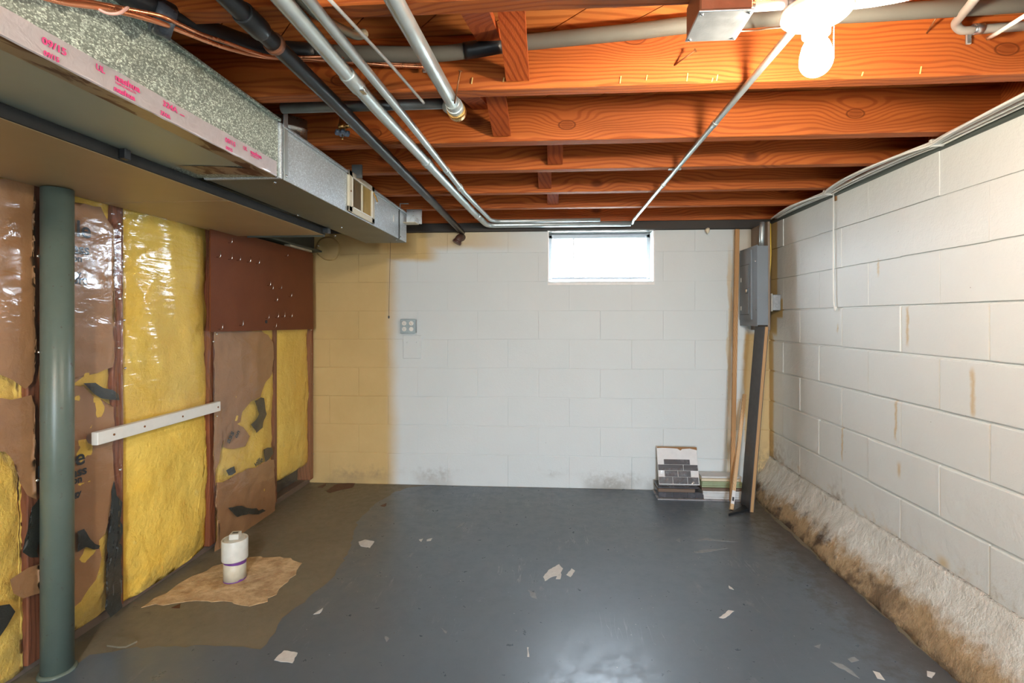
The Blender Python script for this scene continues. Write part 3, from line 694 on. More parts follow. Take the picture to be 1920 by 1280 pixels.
kraft_text(k5, 'on', 444, 812, 822, 1.0, 'LEFT', .9, XK + .014)
kraft_text(k4, 'ville', 478, 866, 876, 1.2, 'LEFT', .15, XK + .010)

# clear polythene stapled over the studs
def poly(label, L, X, pins, seed, amp=.0035, step=.0125, mat=None, tilt=0.0, reach=.03, pillow=None):
    o = thing('plastic_sheet', (X, seg(L, X)[0][0], .05), label, 'plastic sheet')
    pp = [seg([q], X)[0] for q in pins]
    pts = jag(seg(L, X), .004, .05, seed)
    def xf(y, z):
        v = amp * .9 * fbm(y, z, 3.2, seed, 2) + tilt * max(-.12, min(.12, y - 1.70))
        if pillow:
            t = max(0, min(1, (y - pillow[0]) / (pillow[1] - pillow[0]))); v += pillow[2] * math.sin(PI * t) + .002 * math.sin(y * 31 + z * 9)
        for i, (qy, qz) in enumerate(pp):
            dy, dz = y - qy, z - qz; r = math.hypot(dy, dz) + 1e-4; a = math.atan2(dz, dy)
            v += amp * 1.5 * max(0.0, math.cos(a * 9 + i * 2.1 + mnoise.noise(Vector((y * 3, z * 3, i))) * 2.5)) ** 5 * min(1, r / .05) * math.exp(-r / reach)
        v += .0014 * math.sin((z + .12 * y + .05 * mnoise.noise(Vector((y * 4, z * 3, seed)))) * 70 + 3 * mnoise.noise(Vector((y * 3, z * 4, 1 + seed)))) * max(0, mnoise.noise(Vector((y * 2.2, z * 2.6, seed + 9))) + .1)
        return X + v
    obj('film', sheet(pts, xf, step), mat or m_film, o, smooth=True)
    st = B()
    for i, (qy, qz) in enumerate(pp):
        obj('staple', B().lathe([(.005, 0), (.005, .004), (.003, .006)], (X + .004, qy, qz), 8, 'x'), m_chrome, o)
    return o
poly('clear wrinkled plastic sheet over the batts around the steel post', [(-60, 300), (228, 385), (228, 700), (226, 1020), (228, 1140), (150, 1206), (-60, 1330)], -1.664,
     [(220, 420), (221, 560), (220, 652), (70, 660), (68, 480), (222, 880), (66, 900)], 31, tilt=.065)
poly('clear wrinkled plastic sheet over the wide yellow batt', [(228, 386), (392, 430), (398, 700), (400, 748), (330, 770), (228, 796)], -1.697,
     [(226, 424), (228, 500), (230, 600), (232, 690), (396, 560), (398, 640), (392, 470)], 32, .005, mat=m_film2, reach=.10, pillow=(1.850, 2.375, .027))
poly('clear plastic sheet hanging loose below the brown hardboard', [(400, 618), (584, 612), (586, 720), (588, 800), (590, 890), (522, 950), (518, 962), (498, 985), (402, 1048)], -1.664,
     [(404, 626), (582, 618), (586, 720), (404, 780), (586, 850)], 33, .0045)

# brown hardboard with its hooks
hb = thing('hardboard_panel', (-1.66, 2.88, 1.09), 'brown hardboard tool panel studded with small metal hooks under the steel beam', 'panel')
HX = -1.652
hp = seg([(395, 445), (395, 622), (588, 617), (586, 440)], HX)
hp[0] = (hp[0][0], 1.612); hp[3] = (hp[3][0], 1.612)
obj('board', B().prism([(HX - .006, a, c) for a, c in hp], (.006, 0, 0)), m_hard, hb)
for i, (px, py) in enumerate([(428, 455), (406, 482), (428, 486), (444, 488), (463, 491), (480, 494), (534, 480), (501, 535), (506, 542), (522, 541), (541, 556), (514, 564), (498, 597), (516, 595), (528, 594), (542, 594), (449, 610), (410, 617), (512, 613)]):
    p = onx(px, py, HX); rr = .0017
    obj('hook', B().tube(fillet([p, p + Vector((.020, 0, 0)), p + Vector((.021, .0, .030 if i % 3 else .024))], .006, 3), rr, 6), m_chrome, hb)
obj('hole_grommet', B().lathe([(.010, 0), (.010, .003), (.006, .003)], onx(499, 603, HX), 14, 'x'), m_black, hb)

# white strip screwed across the wide batt
ws = thing('wooden_strip', (-1.65, 2.05, .71), 'white painted wooden strip nailed level across the yellow insulation', 'strip')
a = onx(174, 820, -1.658); c = onx(407, 760, -1.658)
obj('strip', B().bar((-1.652, a.y, .732), (-1.652, c.y, .735), .026, .047, (0, 0, 1), .002), m_white, ws)
for t in (.10, .31, .62, .97):
    y_ = a.y + (c.y - a.y) * t
    obj('screw', B().lathe([(.0042, 0), (.0042, .002), (.002, .0025)], (-1.6392, y_, .733), 10, 'x'), m_nail, ws)

# ------------------------------------------------------------------ steel column and beam
col = thing('steel_column', (-1.640, 1.537, 0), 'round grey-green painted steel post standing at the left wall', 'post')
obj('shaft', B().lathe([(.0425, .0), (.0425, 1.592)], (-1.640, 1.537, 0), 40), m_post, col)
obj('base_flange', B().lathe([(.052, 0), (.050, .005), (.043, .010)], (-1.640, 1.537, 0), 36).jitter(.003, 30), m_post, col)
beam = thing('steel_beam', (-1.70, 1.5, 1.63), 'dark grey steel beam above the left wall, its end pocketed in the far block wall', 'beam')
obj('bottom_flange', B().box(-1.775, -1.642, YF, YB + .002, 1.632, 1.644, .002), m_beam, beam)
obj('web', B().box(-1.716, -1.704, YF, YB + .002, 1.644, 1.812), m_beam, beam)
obj('top_flange', B().box(-1.775, -1.642, YF, YB + .002, 1.812, 1.824, .002), m_beam, beam)
obj('wood_shim', B().box(-1.70, -1.66, 3.02, 3.30, 1.619, 1.632, .001), m_creamboard, beam)
obj('pocket_mortar', B().lathe([(.0, 0), (.07, .0), (.085, .012), (.08, .02)], (-1.60, YB - .018, 1.66), 22, 'y').jitter(.012, 14), m_wall_back, wall_back)

# ------------------------------------------------------------------ ducts
dz0, dz1 = 1.630, 1.814
d1 = thing('air_duct', (-1.05, .5, dz0), 'large spangled zinc duct with printed foil tape along its lower edge', 'duct')
obj('body', B().box(-1.19, -.905, -1.2, 1.572, dz0, dz1, .002), m_duct1, d1)
obj('underside_sheet', B().box(-1.19, -.906, -1.2, 1.45, dz0 - .0012, dz0), m_bottom, d1)
obj('top_seam', B().box(-.906, -.894, -1.2, 1.572, dz1 - .004, dz1 + .006, .002), m_duct1, d1)
def tape_strip(y0, y1, n=60):
    b = B(); prof = [(-.951, dz0 - .0024), (-.906, dz0 - .0024), (-.9030, dz0 - .0005), (-.9028, dz0 + .002), (-.9030, dz0 + .046)]
    rings = []
    for i in range(n + 1):
        yy = y0 + (y1 - y0) * i / n
        rings.append([b.bm.verts.new((x_ + (.0012 * mnoise.noise(Vector((yy * 25, j, 0))) if j not in (1, 2) else 0), yy, z_ + .0012 * mnoise.noise(Vector((yy * 25, j, 5))))) for j, (x_, z_) in enumerate(prof)])
    for i in range(n):
        for j in range(len(prof) - 1): b.bm.faces.new((rings[i][j], rings[i + 1][j], rings[i + 1][j + 1], rings[i][j + 1]))
    return b
tp = tape_strip(-.3, 1.56)
tpo = obj('foil_tape', tp, m_foil, d1); tpo.data.materials.append(m_foilold)
for p in tpo.data.polygons:
    if p.center.x < -.909: p.material_index = 1
XT = -.9008
def tape_text(body, y, z, h, mat=m_pink, bold=.0004, al='LEFT', sx=1.0):
    mt = Matrix.Translation((XT, y, z)) @ FACE_X
    return text('lettering', body, h / .73, mt, mat, tpo, al, .0002, bold, sx)
for base in (.835 - .487, .835, 1.322):
    tape_text('09/15', base - .018, dz0 + .020, .013, sx=1.1)
    tape_text('09/15', base - .015, dz0 + .001, .009)
    if base < 1.3:
        tape_text('UL', base + .085, dz0 + .026, .012, bold=.0004)
        tape_text('nashua', base + .128, dz0 + .026, .013, bold=.0005, sx=1.25)
        tape_text('TAPE PRODUCTS', base + .128, dz0 + .0185, .0042, bold=.0001, sx=1.15)
        tape_text('nashua', base + .125, dz0 + .003, .011, bold=.0005, sx=1.25)
        tape_text('324A', base + .252, dz0 + .026, .013, sx=1.15); tape_text('_', base + .306, dz0 + .030, .018, bold=.0006)
        tape_text('324A', base + .245, dz0 + .003, .010)
    else:
        tape_text('UL', base + .062, dz0 + .026, .011, bold=.0004)
        tape_text('nashua', base + .095, dz0 + .026, .012, bold=.0005, sx=1.25)
        tape_text('TAPE PRODUCTS', base + .095, dz0 + .019, .004, bold=.0001)
endtape = B()
n = 24; rings = []
for i in range(n + 1):
    x_ = -1.14 + .232 * i / n; cv = .06 * (1 - (i / n)) + .018 * math.sin(i / n * PI)
    rings.append([endtape.bm.verts.new((x_, 1.572 - q - cv * .9 + .04 * 0, dz0 - .0032 - .001 * mnoise.noise(Vector((x_ * 40, q * 30, 2))))) for q in (0, .025, .05, .085)])
for i in range(n):
    for j in range(3): endtape.bm.faces.new((rings[i][j], rings[i][j + 1], rings[i + 1][j + 1], rings[i + 1][j]))
obj('end_tape', endtape, m_foilold, d1)

d2 = thing('air_duct', (-1.03, 2.2, dz0), 'smooth grey zinc duct end with a small register, beyond the taped duct', 'duct')
obj('body', B().box(-1.160, -.905, 1.580, 2.985, dz0, 1.806, .002), m_duct2, d2)
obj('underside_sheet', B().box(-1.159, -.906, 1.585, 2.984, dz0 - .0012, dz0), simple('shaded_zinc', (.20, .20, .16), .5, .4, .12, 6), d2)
obj('seam_cleat', B().box(-1.162, -.898, 1.573, 1.588, dz0 - .004, 1.810, .002), m_duct2, d2)
obj('top_seam', B().box(-.906, -.897, 1.588, 2.985, 1.800, 1.811, .002), m_duct2, d2)
obj('top_seam', B().box(-.906, -.901, 1.588, 2.985, 1.792, 1.796, .001), m_duct2, d2)
obj('end_seam', B().box(-.907, -.900, 2.83, 2.838, dz0, 1.806, .001), m_black, d2)
for (px, py) in ((597, 460), (640, 425), (628, 441), (515, 340), (558, 402), (743, 448)):
    p = onz(px, py, dz0)
    obj('sheet_screw', B().lathe([(.006, 0), (.006, -.003), (.003, -.006)], (p.x, p.y, dz0 - .0012), 8), m_chrome, d2)
pc = onx(738, 409, -.9045); obj('paint_drip', B().prism([(-.905, pc.y - .007, pc.z - .018), (-.905, pc.y + .004, pc.z - .02), (-.905, pc.y + .007, pc.z + .014), (-.905, pc.y - .002, pc.z + .02)], (.0015, 0, 0)), m_white, d2)
rc = Vector((-1.035, 1.86, 1.806))
col_r = obj('takeoff_collar', B().lathe([(.092, 0), (.092, .030), (.096, .033), (.096, .038), (.092, .041), (.092, .075), (.096, .078), (.092, .082), (.092, .115)], rc, 40), m_steel, d2)
obj('collar_flange', B().lathe([(.108, 0), (.108, .003), (.093, .005)], rc, 40), m_steel, d2)
# register
ry0, ry1, rz0, rz1 = 2.108, 2.415, 1.634, 1.816
rg = obj('register_frame', (lambda b: (b.box(-.905, -.893, ry0, ry1, rz0, rz0 + .026, .003), b.box(-.905, -.893, ry0, ry1, rz1 - .026, rz1, .003), b.box(-.905, -.893, ry0, ry0 + .036, rz0, rz1, .003), b.box(-.905, -.893, ry1 - .036, ry1, rz0, rz1, .003), b.box(-.904, -.8945, 2.257, 2.268, rz0 + .02, rz1 - .02, .001), b)[-1])(B()), m_cream, d2)
m_regdark = simple('ochre_grille', (.34, .23, .07), .6); m_regdark2 = simple('brown_grille', (.13, .085, .035), .6)
for (ya, yb, mm) in ((ry0 + .036, 2.257, m_regdark2), (2.268, ry1 - .036, m_regdark)):
    obj('grille_screen', B().box(-.9055, -.9020, ya, yb, rz0 + .026, rz1 - .026), mm, rg)
    g = B(); nn = 13
    for i in range(nn):
        yy = ya + (yb - ya) * (i + .5) / nn; g.box(-.9022, -.8995, yy - .0018, yy + .0018, rz0 + .026, rz1 - .026)
    gl_ = obj('grille_bars', g, mm, rg); gl_['kind'] = 'stuff'
inn = B(); e = .004
inn.box(-.8945, -.891, ry0 + .033, ry1 - .033, rz0 + .023, rz0 + .027); inn.box(-.8945, -.891, ry0 + .033, ry1 - .033, rz1 - .027, rz1 - .023)
inn.box(-.8945, -.891, ry0 + .033, ry0 + .037, rz0 + .023, rz1 - .023); inn.box(-.8945, -.891, ry1 - .037, ry1 - .033, rz0 + .023, rz1 - .023)
obj('inner_bead', inn, m_white, rg)
obj('register_lever', B().bar((-.892, ry1 - .016, rz1 - .03), (-.874, ry1 - .012, rz1 - .075), .012, .004, (1, 0, 0), .001), simple('amber_lever', (.5, .28, .06), .4), rg)
obj('register_screw', B().lathe([(.004, 0), (.004, .002), (.002, .003)], (-.893, ry0 + .018, 1.725), 8, 'x'), m_nail, rg)

pan = thing('return_duct', (-1.43, .8, 1.595), 'wide flat tan sheet-metal duct panel above the steel post', 'duct')
obj('sheet', B().box(-1.685, -1.186, -1.2, 2.489, 1.595, 1.627, .002), m_pan, pan)
obj('side_strip', B().box(-1.187, -1.180, -1.2, 2.489, 1.596, 1.6262), simple('black_strip', (.012, .012, .011), .85), pan)
obj('seam', B().box(-1.68, -1.19, .905, .925, 1.5925, 1.596, .001), m_pan, pan)
obj('seam', B().box(-1.68, -1.19, 1.735, 1.745, 1.5935, 1.596, .001), m_pan, pan)
obj('end_lip', B().box(-1.60, -1.186, 2.487, 2.494, 1.587, 1.627, .001), m_beam, pan)
obj('clip', B().box(-1.178, -1.160, 1.27, 1.29, 1.598, 1.626, .002), m_black, pan)
obj('clip', B().box(-1.182, -1.150, 2.455, 2.485, 1.600, 1.627, .003), m_panel_dark, pan)

def hanger(label, y, z_top, w_, x0=-.905):
    o = thing('duct_hanger', (x0, y, dz0), label, 'hanger', 'metal strap hangers of the duct')
    obj('strap', B().box(x0 + .0035, x0 + .0065, y - w_ / 2, y + w_ / 2, dz0 - .004, z_top, .0008), m_emt, o)
    obj('hook_end', B().box(x0 + .0035, x0 + .055, y - w_ / 2, y + w_ / 2, z_top - .002, z_top + .001, .0008), m_emt, o)
    obj('bolt', B().lathe([(.005, 0), (.005, .003), (.002, .004)], (x0 + .0065, y, dz0 + .012), 8, 'x'), m_chrome, o)
    return o
hanger('wide metal strap hanger where the two ducts meet', 1.608, 1.868, .026)
hanger('thin metal strap hanger near the end of the duct', 2.842, 1.835, .010)
bx2 = thing('metal_bracket', (-.80, 2.97, 1.75), 'small bare steel angle bracket beyond the end of the duct', 'bracket')
obj('plate', B().box(-.895, -.80, 2.950, 2.954, 1.735, 1.825, .001), m_steel, bx2)
obj('ledge', B().box(-.895, -.82, 2.88, 2.954, 1.732, 1.736, .001), m_creamboard, bx2)
bx3 = thing('metal_bracket', (-.90, 2.16, 1.83), 'small steel plate on the joist above the register', 'bracket')
obj('plate', B().box(-.915, -.868, 2.186, 2.1955, 1.80, 1.86, .001), m_emt_dark, bx3)

# ------------------------------------------------------------------ pipes and conduits under the joists
def pipe(name, label, pts, r, mat, cat='pipe', rad=.05, group=None, couplings=(), cmat=None, seg=16):
    p = [Vector(q) for q in pts]
    o = thing(name, p[0], label, cat, group)
    obj('tube', B().tube(fillet(p, rad, 7), r, seg), mat, o)
    for (i, t, L, k) in couplings:
        a = p[i].lerp(p[i + 1], t); d = (p[i + 1] - p[i]).normalized() * L / 2
        obj('coupling', B().tube([a - d, a - d * .9, a + d * .9, a + d], r * k, seg, rf=lambda q: r * (k * .94 if q in (0, 3) else k)), cmat or mat, o)
    return o
Z1 = 1.802
bp = pipe('iron_pipe', 'black iron pipe running under the joists to the far wall, beside the duct', [(-.652, -1.2, Z1), (-.649, 1.06, Z1), (-.648, 1.44, Z1), (-.655, 2.33, Z1 - .004), (-.640, 3.50, 1.762)], .0195, m_black_pipe, couplings=[(0, .985, .07, 1.22)], rad=.1)
obj('collar_ring', B().tube([(-.649, 1.105, Z1), (-.649, 1.118, Z1)], .0245, 16), m_rustbox, bp)
c1 = pipe('conduit', 'thicker galvanised conduit, second pipe from the duct, bending along the far wall', [(-.548, -1.2, Z1 - .004), (-.540, 1.0, Z1 - .004), (-.536, 1.47, Z1 - .004), (-.485, 2.9, Z1 - .004), (-.455, 3.335, Z1 - .006), (0.506, 3.345, Z1 - .004)], .0185, m_emt, rad=.07,
          couplings=[(1, .62, .085, 1.16), (2, .36, .05, 1.14), (3, .30, .03, 1.1)])
c2 = pipe('conduit', 'thinner galvanised conduit, third pipe from the duct, bending along the far wall', [(-.505, -1.2, Z1 + .006), (-.495, 1.0, Z1 + .006), (-.476, 1.6, Z1 + .006), (-.462, 2.5, Z1 + .006), (-.420, 3.295, Z1 + .012), (.30, 3.300, Z1 + .014)], .0125, m_emt, rad=.09,
          couplings=[(2, .60, .05, 1.18), (2, .9, .05, 1.25)])
a_ = c1.children[1].matrix_world
obj('set_screw', B().box(-.538, -.512, 1.305, 1.335, Z1 - .022, Z1 - .010, .002), m_steel, c1)
pipe('water_pipe', 'grey painted pipe ending in an elbow below the second joist', [(-.345, -1.2, Z1 + .004), (-.322, 1.0, Z1 + .004), (-.302, 1.497, Z1 + .004)], .0195, m_emt, couplings=[(1, .955, .045, 1.18)])
e4 = thing('pipe_elbow', (-.302, 1.51, Z1), 'brass stained elbow fitting on the end of the grey pipe', 'fitting')
obj('elbow', B().tube(fillet([(-.302, 1.475, Z1 + .004), (-.302, 1.515, Z1 + .006), (-.330, 1.528, Z1 + .030)], .03, 6), .0255, 18), m_emt, e4)
obj('ring', B().tube([(-.302, 1.500, Z1 + .004), (-.302, 1.530, Z1 + .004)], .0285, 20), m_brass, e4)
pipe('water_pipe', 'dark grey cross pipe from the elbow to the duct hanger', [(-.315, 1.533, Z1 + .036), (-.87, 1.535, Z1 + .036)], .0165, m_emt_dark)
c5 = pipe('conduit', 'thin galvanised conduit running from the bulb fixture to the far wall', [(.535, 1.065, Z1 + .008), (.533, 1.14, Z1 + .008), (.516, 3.30, Z1 + .008), (.516, 3.345, Z1 - .004)], .0092, m_emt, rad=.02, couplings=[(1, .25, .03, 1.15), (1, .60, .035, 1.25), (1, .965, .04, 1.2)])
obj('conduit_strap', B().box(.500, .555, 2.21, 2.228, Z1 + .017, Z1 + .021, .001), m_steel, c5)
pipe('wire_rod', 'thin white rod hanging beside the conduits', [(-.462, .95, Z1 + .012), (-.440, 1.06, Z1 + .006), (-.418, 1.25, Z1 + .012), (-.395, 1.44, Z1 + .010), (-.388, 1.455, Z1 + .004)], .0042, m_white, 'rod', seg=8)
fx = thing('flexible_conduit', (-.5, .9, 1.84), 'ribbed armoured cable looping over the two conduits', 'cable')
pts = smoothpts([(-.552, .72, 1.838), (-.545, .90, 1.836), (-.520, 1.02, 1.836 - .012), (-.500, 1.10, 1.832), (-.478, 1.16, 1.845), (-.470, 1.20, 1.87)], 26)
obj('armour', B().tube(pts, .011, 10, rf=lambda i: .0115 if i % 2 else .0095), simple('armour_steel', (.55, .50, .36), .4, .6), fx)
sb_ = thing('pipe_stub', (-.66, YB, 1.70), 'brown rusty pipe stub on the far wall below the black pipe', 'pipe')
obj('stub', B().tube(fillet([(-.640, YB + .03, 1.735), (-.652, YB - .05, 1.72), (-.668, YB - .055, 1.690)], .03, 5), .026, 18), simple('brown_rubber', (.08, .035, .025), .5), sb_)
obj('end_ring', B().tube([(-.664, YB - .054, 1.696), (-.672, YB - .056, 1.682)], .031, 18), simple('brown_ring', (.10, .045, .035), .4), sb_)

# refrigerant hose, copper lines
HP = [(215, -22, .93), (300, 18, 1.0), (412, 64, 1.15), (490, 88, 1.26), (590, 98, 1.31), (700, 101, 1.33), (800, 102, 1.36), (870, 96, 1.37), (940, 84, 1.375), (1020, 76, 1.37), (1100, 68, 1.36), (1200, 58, 1.35), (1290, 47, 1.34), (1470, 32, 1.33), (1650, 24, 1.33), (1960, 4, 1.33)]
hw_ = [ony(*q) for q in HP]
hs = thing('insulated_hose', hw_[4], 'fat grey foam-covered hose sagging across the first joist bay', 'hose')
obj('foam', B().tube(smoothpts(hw_[4:], 6), .0205, 16), m_hose, hs)
obj('black_foam', B().tube(smoothpts(hw_[:5], 8), .0225, 16), m_black, hs)
obj('black_wrap', B().tube(smoothpts([hw_[7], (hw_[7] + hw_[8]) / 2, hw_[8]], 4), .0222, 16), m_black, hs)
def along(L): return smoothpts([ony(*q) for q in L], 7)
cp1 = along([(30, -24, .72), (110, 2, .79), (200, 16, .87), (292, 40, .96), (373, 71, 1.07), (420, 88, 1.14), (474, 102, 1.21), (520, 108, 1.26), (640, 115, 1.33), (740, 123, 1.375), (796, 125, 1.395)])
cp2 = along([(60, -22, .74), (180, 6, .86), (290, 27, .955), (323, 39, .985), (373, 62, 1.06), (420, 78, 1.12), (470, 96, 1.18), (510, 106, 1.24), (570, 107, 1.28), (640, 107, 1.31), (730, 118, 1.36), (800, 122, 1.40)])
for nm, cp, rr, lb in (('copper_line', cp1, .0055, 'lower bright copper tube under the black hose'), ('copper_line', cp2, .0042, 'upper thin copper tube beside the black hose')):
    t_ = thing(nm, cp[0], lb, 'tube', 'copper tubes beside the hose'); obj('tube', B().tube(cp, rr, 10), m_copper, t_)
tw = thing('tape_wrap', ony(305, 36, 1.0), 'grey-black tape binding hose and copper tubes together', 'tape')
q0, q1 = ony(287, 30, .985), ony(322, 47, 1.012)
obj('band', B().tube([q0, q0.lerp(q1, .35), q0.lerp(q1, .7), q1], .034, 14, rf=lambda i: (.031, .034, .032, .034)[i]).jitter(.004, 30), m_tape, tw)
pkc = thing('bare_wire', ony(160, 20, .86), 'pale pink looped wire hanging at the duct top', 'wire')
obj('strand', B().tube(along([(150, -8, .84), (172, 8, .85), (198, 24, .86), (222, 25, .87), (240, 14, .90)]), .0028, 8), simple('pink_insulation', (.72, .42, .36), .5), pkc)

# ------------------------------------------------------------------ lamp, junction box, flexible conduit at the right
lx, ly = .534, 1.052
lamp = thing('bulb_fixture', (lx, ly, ZJ), 'white porcelain ceiling lampholder with a bare lit bulb', 'lamp')
obj('ceiling_box', B().lathe([(.050, ZJ), (.050, 1.798)], (lx, ly, 0), 8), m_boxmetal, lamp)
obj('lampholder', B().lathe([(.050, 1.798), (.0655, 1.797), (.067, 1.792), (.066, 1.786), (.060, 1.781), (.036, 1.774), (.029, 1.768), (.0265, 1.752), (.0255, 1.744)], (lx, ly, 0), 40), m_ceramic, lamp)
obj('bulb_base', B().lathe([(.0185, 1.750), (.0175, 1.738)], (lx, ly, 0), 24), m_ceramic, lamp)
mb = M('lit_bulb', (1, 1, 1), .3); mb.set('Emission Color', BULB_COLOR); mb.set('Emission Strength', BULB_STRENGTH); m_bulb = mb.m
prof = [(.0165, 1.742), (.019, 1.735), (.0255, 1.722), (.0295, 1.706), (.0305, 1.692)]
for i in range(1, 9): prof.append((.0305 * math.cos(i / 8 * PI / 2) + .0002, 1.692 - .031 * math.sin(i / 8 * PI / 2)))
obj('bulb', B().lathe(prof, (lx, ly, 0), 32), m_bulb, lamp)
ch = thing('pull_chain', (lx + .028, ly - .01, 1.76), 'short bead pull chain beside the bulb socket', 'chain')
cb = B()
for i in range(16): cb.lathe([(.0005, .0016), (.0016, 0), (.0005, -.0016)], (lx + .031, ly - .008, 1.760 - i * .0044), 6)
obj('beads', cb, m_chrome, ch)['kind'] = 'stuff'
jb = thing('junction_box', (.33, 1.024, ZJ), 'square steel junction box with a bright cover plate under the first joist', 'electrical box')
obj('box', B().box(.279, .379, .974, 1.074, 1.757, ZJ - .001, .003), m_rustbox, jb)
obj('cover', B().box(.2765, .3815, .9715, 1.0765, 1.753, 1.757, .0018, 2), m_boxmetal, jb)
for sx, sy in ((.284, .980), (.374, .980), (.284, 1.068), (.374, 1.068)):
    obj('cover_screw', B().lathe([(.0035, 1.753), (.0035, 1.7515), (.0015, 1.7508)], (sx, sy, 0), 8), m_chrome, jb)
for kx in (.305, .353): obj('knockout', B().lathe([(.011, 0), (.011, -.0012), (.009, -.0015)], (kx, .974, 1.79), 16, 'y'), m_rustbox, jb)
obj('clamp_screw', B().lathe([(.008, 0), (.008, -.008), (.004, -.011)], (.330, .974, 1.796), 12, 'y'), m_chrome, jb)
nip = thing('conduit', (.38, 1.02, 1.80), 'short bright conduit between junction box and bulb fixture', 'conduit')
obj('tube', B().tube([(.379, 1.035, 1.797), (.486, 1.045, 1.806)], .0092, 14), m_white, nip)
obj('connector', B().tube([(.380, 1.035, 1.797), (.402, 1.037, 1.799)], .0125, 12), m_chrome, nip)
obj('connector', B().tube([(.470, 1.044, 1.805), (.488, 1.045, 1.806)], .0125, 12), m_emt_dark, nip)
fl = thing('flexible_conduit', (.60, 1.06, 1.80), 'white ribbed flexible conduit leaving the bulb fixture to the right', 'conduit')
pts = smoothpts([(.583, 1.052, 1.806), (.66, 1.052, 1.812), (.74, 1.04, 1.822), (.84, 1.0, 1.85), (.95, .93, 1.87)], 26)
obj('ribs', B().tube(pts, .011, 12, rf=lambda i: .0115 if i % 2 else .010), m_white, fl)
gc = thing('grey_conduit', ony(1790, 50, 1.385), 'smooth grey cable bending back sharply at top right', 'conduit')
obj('tube', B().tube(fillet([ony(1836, -14, 1.20), ony(1822, 6, 1.26), ony(1790, 44, 1.385), ony(1800, 58, 1.40), ony(1838, 55, 1.402)], .028, 8), .0105, 14), m_greycond, gc)
p0, p1 = ony(1836, 55, 1.402), ony(1960, 46, 1.402)
rb = [p0.lerp(p1, i / 60) for i in range(61)]
obj('ribbed_end', B().tube(rb, .011, 12, rf=lambda i: .0122 if i % 2 else .0104), m_greycond, gc)
s0, s1 = ony(1824, 55, 1.402), ony(1842, 54, 1.402)
obj('strap', B().tube([s0, s1], .0135, 14), m_steel, gc)
s2 = ony(1818, 72, 1.412); obj('strap_tab', B().box(s2.x - .007, s2.x + .007, 1.4125, 1.419, s2.z - .014, s2.z + .016, .002), m_steel, gc)
wc = thing('white_cable', ony(1850, 73, 1.418), 'white cable stub poking out of a hole in the second joist', 'cable')
obj('sheath', B().tube([ony(1851, 73, 1.425), ony(1870, 62, 1.36), ony(1930, 24, 1.24)], .0052, 10), m_cable, wc)
spl = ony(1846, 84, 1.4185); 
wthin = thing('white_cable', ony(1400, 57, 1.36), 'thin white cord behind the junction box reaching the bulb fixture', 'cable')
obj('sheath', B().tube(along([(1190, 63, 1.40), (1290, 60, 1.395), (1400, 58, 1.36), (1440, 53, 1.20), (1476, 50, 1.10)]), .0022, 8), m_cable, wthin)
# nails bent from the second joist
def bent_nail(label, pa, pb, Y):
    a = ony(pa[0], pa[1], Y); b_ = ony(pb[0], pb[1], Y - .045)
    o = thing('bent_nail', a, label, 'nail', 'nails sticking out of the second joist')
    d = (b_ - a).normalized()
    obj('shank', B().tube([a - d * .006, b_], .0022, 8), m_nail, o); obj('head', B().tube([b_, b_ + d * .002], .0055, 10), m_nail, o)
bent_nail('large rusty nail sticking out left of the junction box shadow', (1265, 122), (1303, 95), 1.42)
bent_nail('rusty nail bent upward beside the pipe elbow', (853, 190), (863, 134), 1.42)
bent_nail('thin nail leaning from the joist at upper right', (1738, 62), (1757, 30), 1.42)
cl = thing('pipe_clip', ony(797, 126, 1.40), 'small steel clip hanging at the end of the copper tubes', 'clip')
q = ony(797, 124, 1.405); obj('tab', B().box(q.x - .008, q.x + .008, 1.404, 1.409, q.z - .018, q.z + .012, .002), m_steel, cl); obj('screw', B().lathe([(.004, 0), (.004, -.003), (.002, -.004)], (q.x, 1.404, q.z - .006), 8, 'y'), m_chrome, cl)

# water valve
vv = thing('water_valve', (-.83, 1.80, 1.78), 'brass stop valve with a scalloped blue-grey handle above the duct', 'valve')
vc = ony(642, 246, 1.78)
obj('valve_body', B().lathe([(.012, .050), (.012, .028), (.017, .026), (.017, .010), (.012, .008), (.010, -.004), (.005, -.006)], vc, 6), m_brass, vv)
obj('side_nut', B().lathe([(.010, 0), (.010, .022), (.006, .024)], vc + Vector((.008, 0, .020)), 6, 'x'), m_brass, vv)
hd = B(); hd.lathe([(.010, 0), (.013, -.004), (.010, -.010)], vc + Vector((0, 0, -.002)), 12)
for i in range(6): hd.lathe([(.001, .004), (.0085, .002), (.0095, -.004), (.0085, -.009), (.001, -.010)], vc + Vector((.019 * math.cos(i * PI / 3), .019 * math.sin(i * PI / 3), -.003)), 12)
obj('handle', hd, m_valve, vv)
obj('stem_screw', B().lathe([(.002, 0), (.002, -.016), (.003, -.017), (.003, -.020)], vc + Vector((0, 0, -.010)), 8), m_brass, vv)
obj('riser', B().tube([vc + Vector((0, 0, .045)), vc + Vector((0, 0, .16))], .009, 10), m_emt_dark, vv)

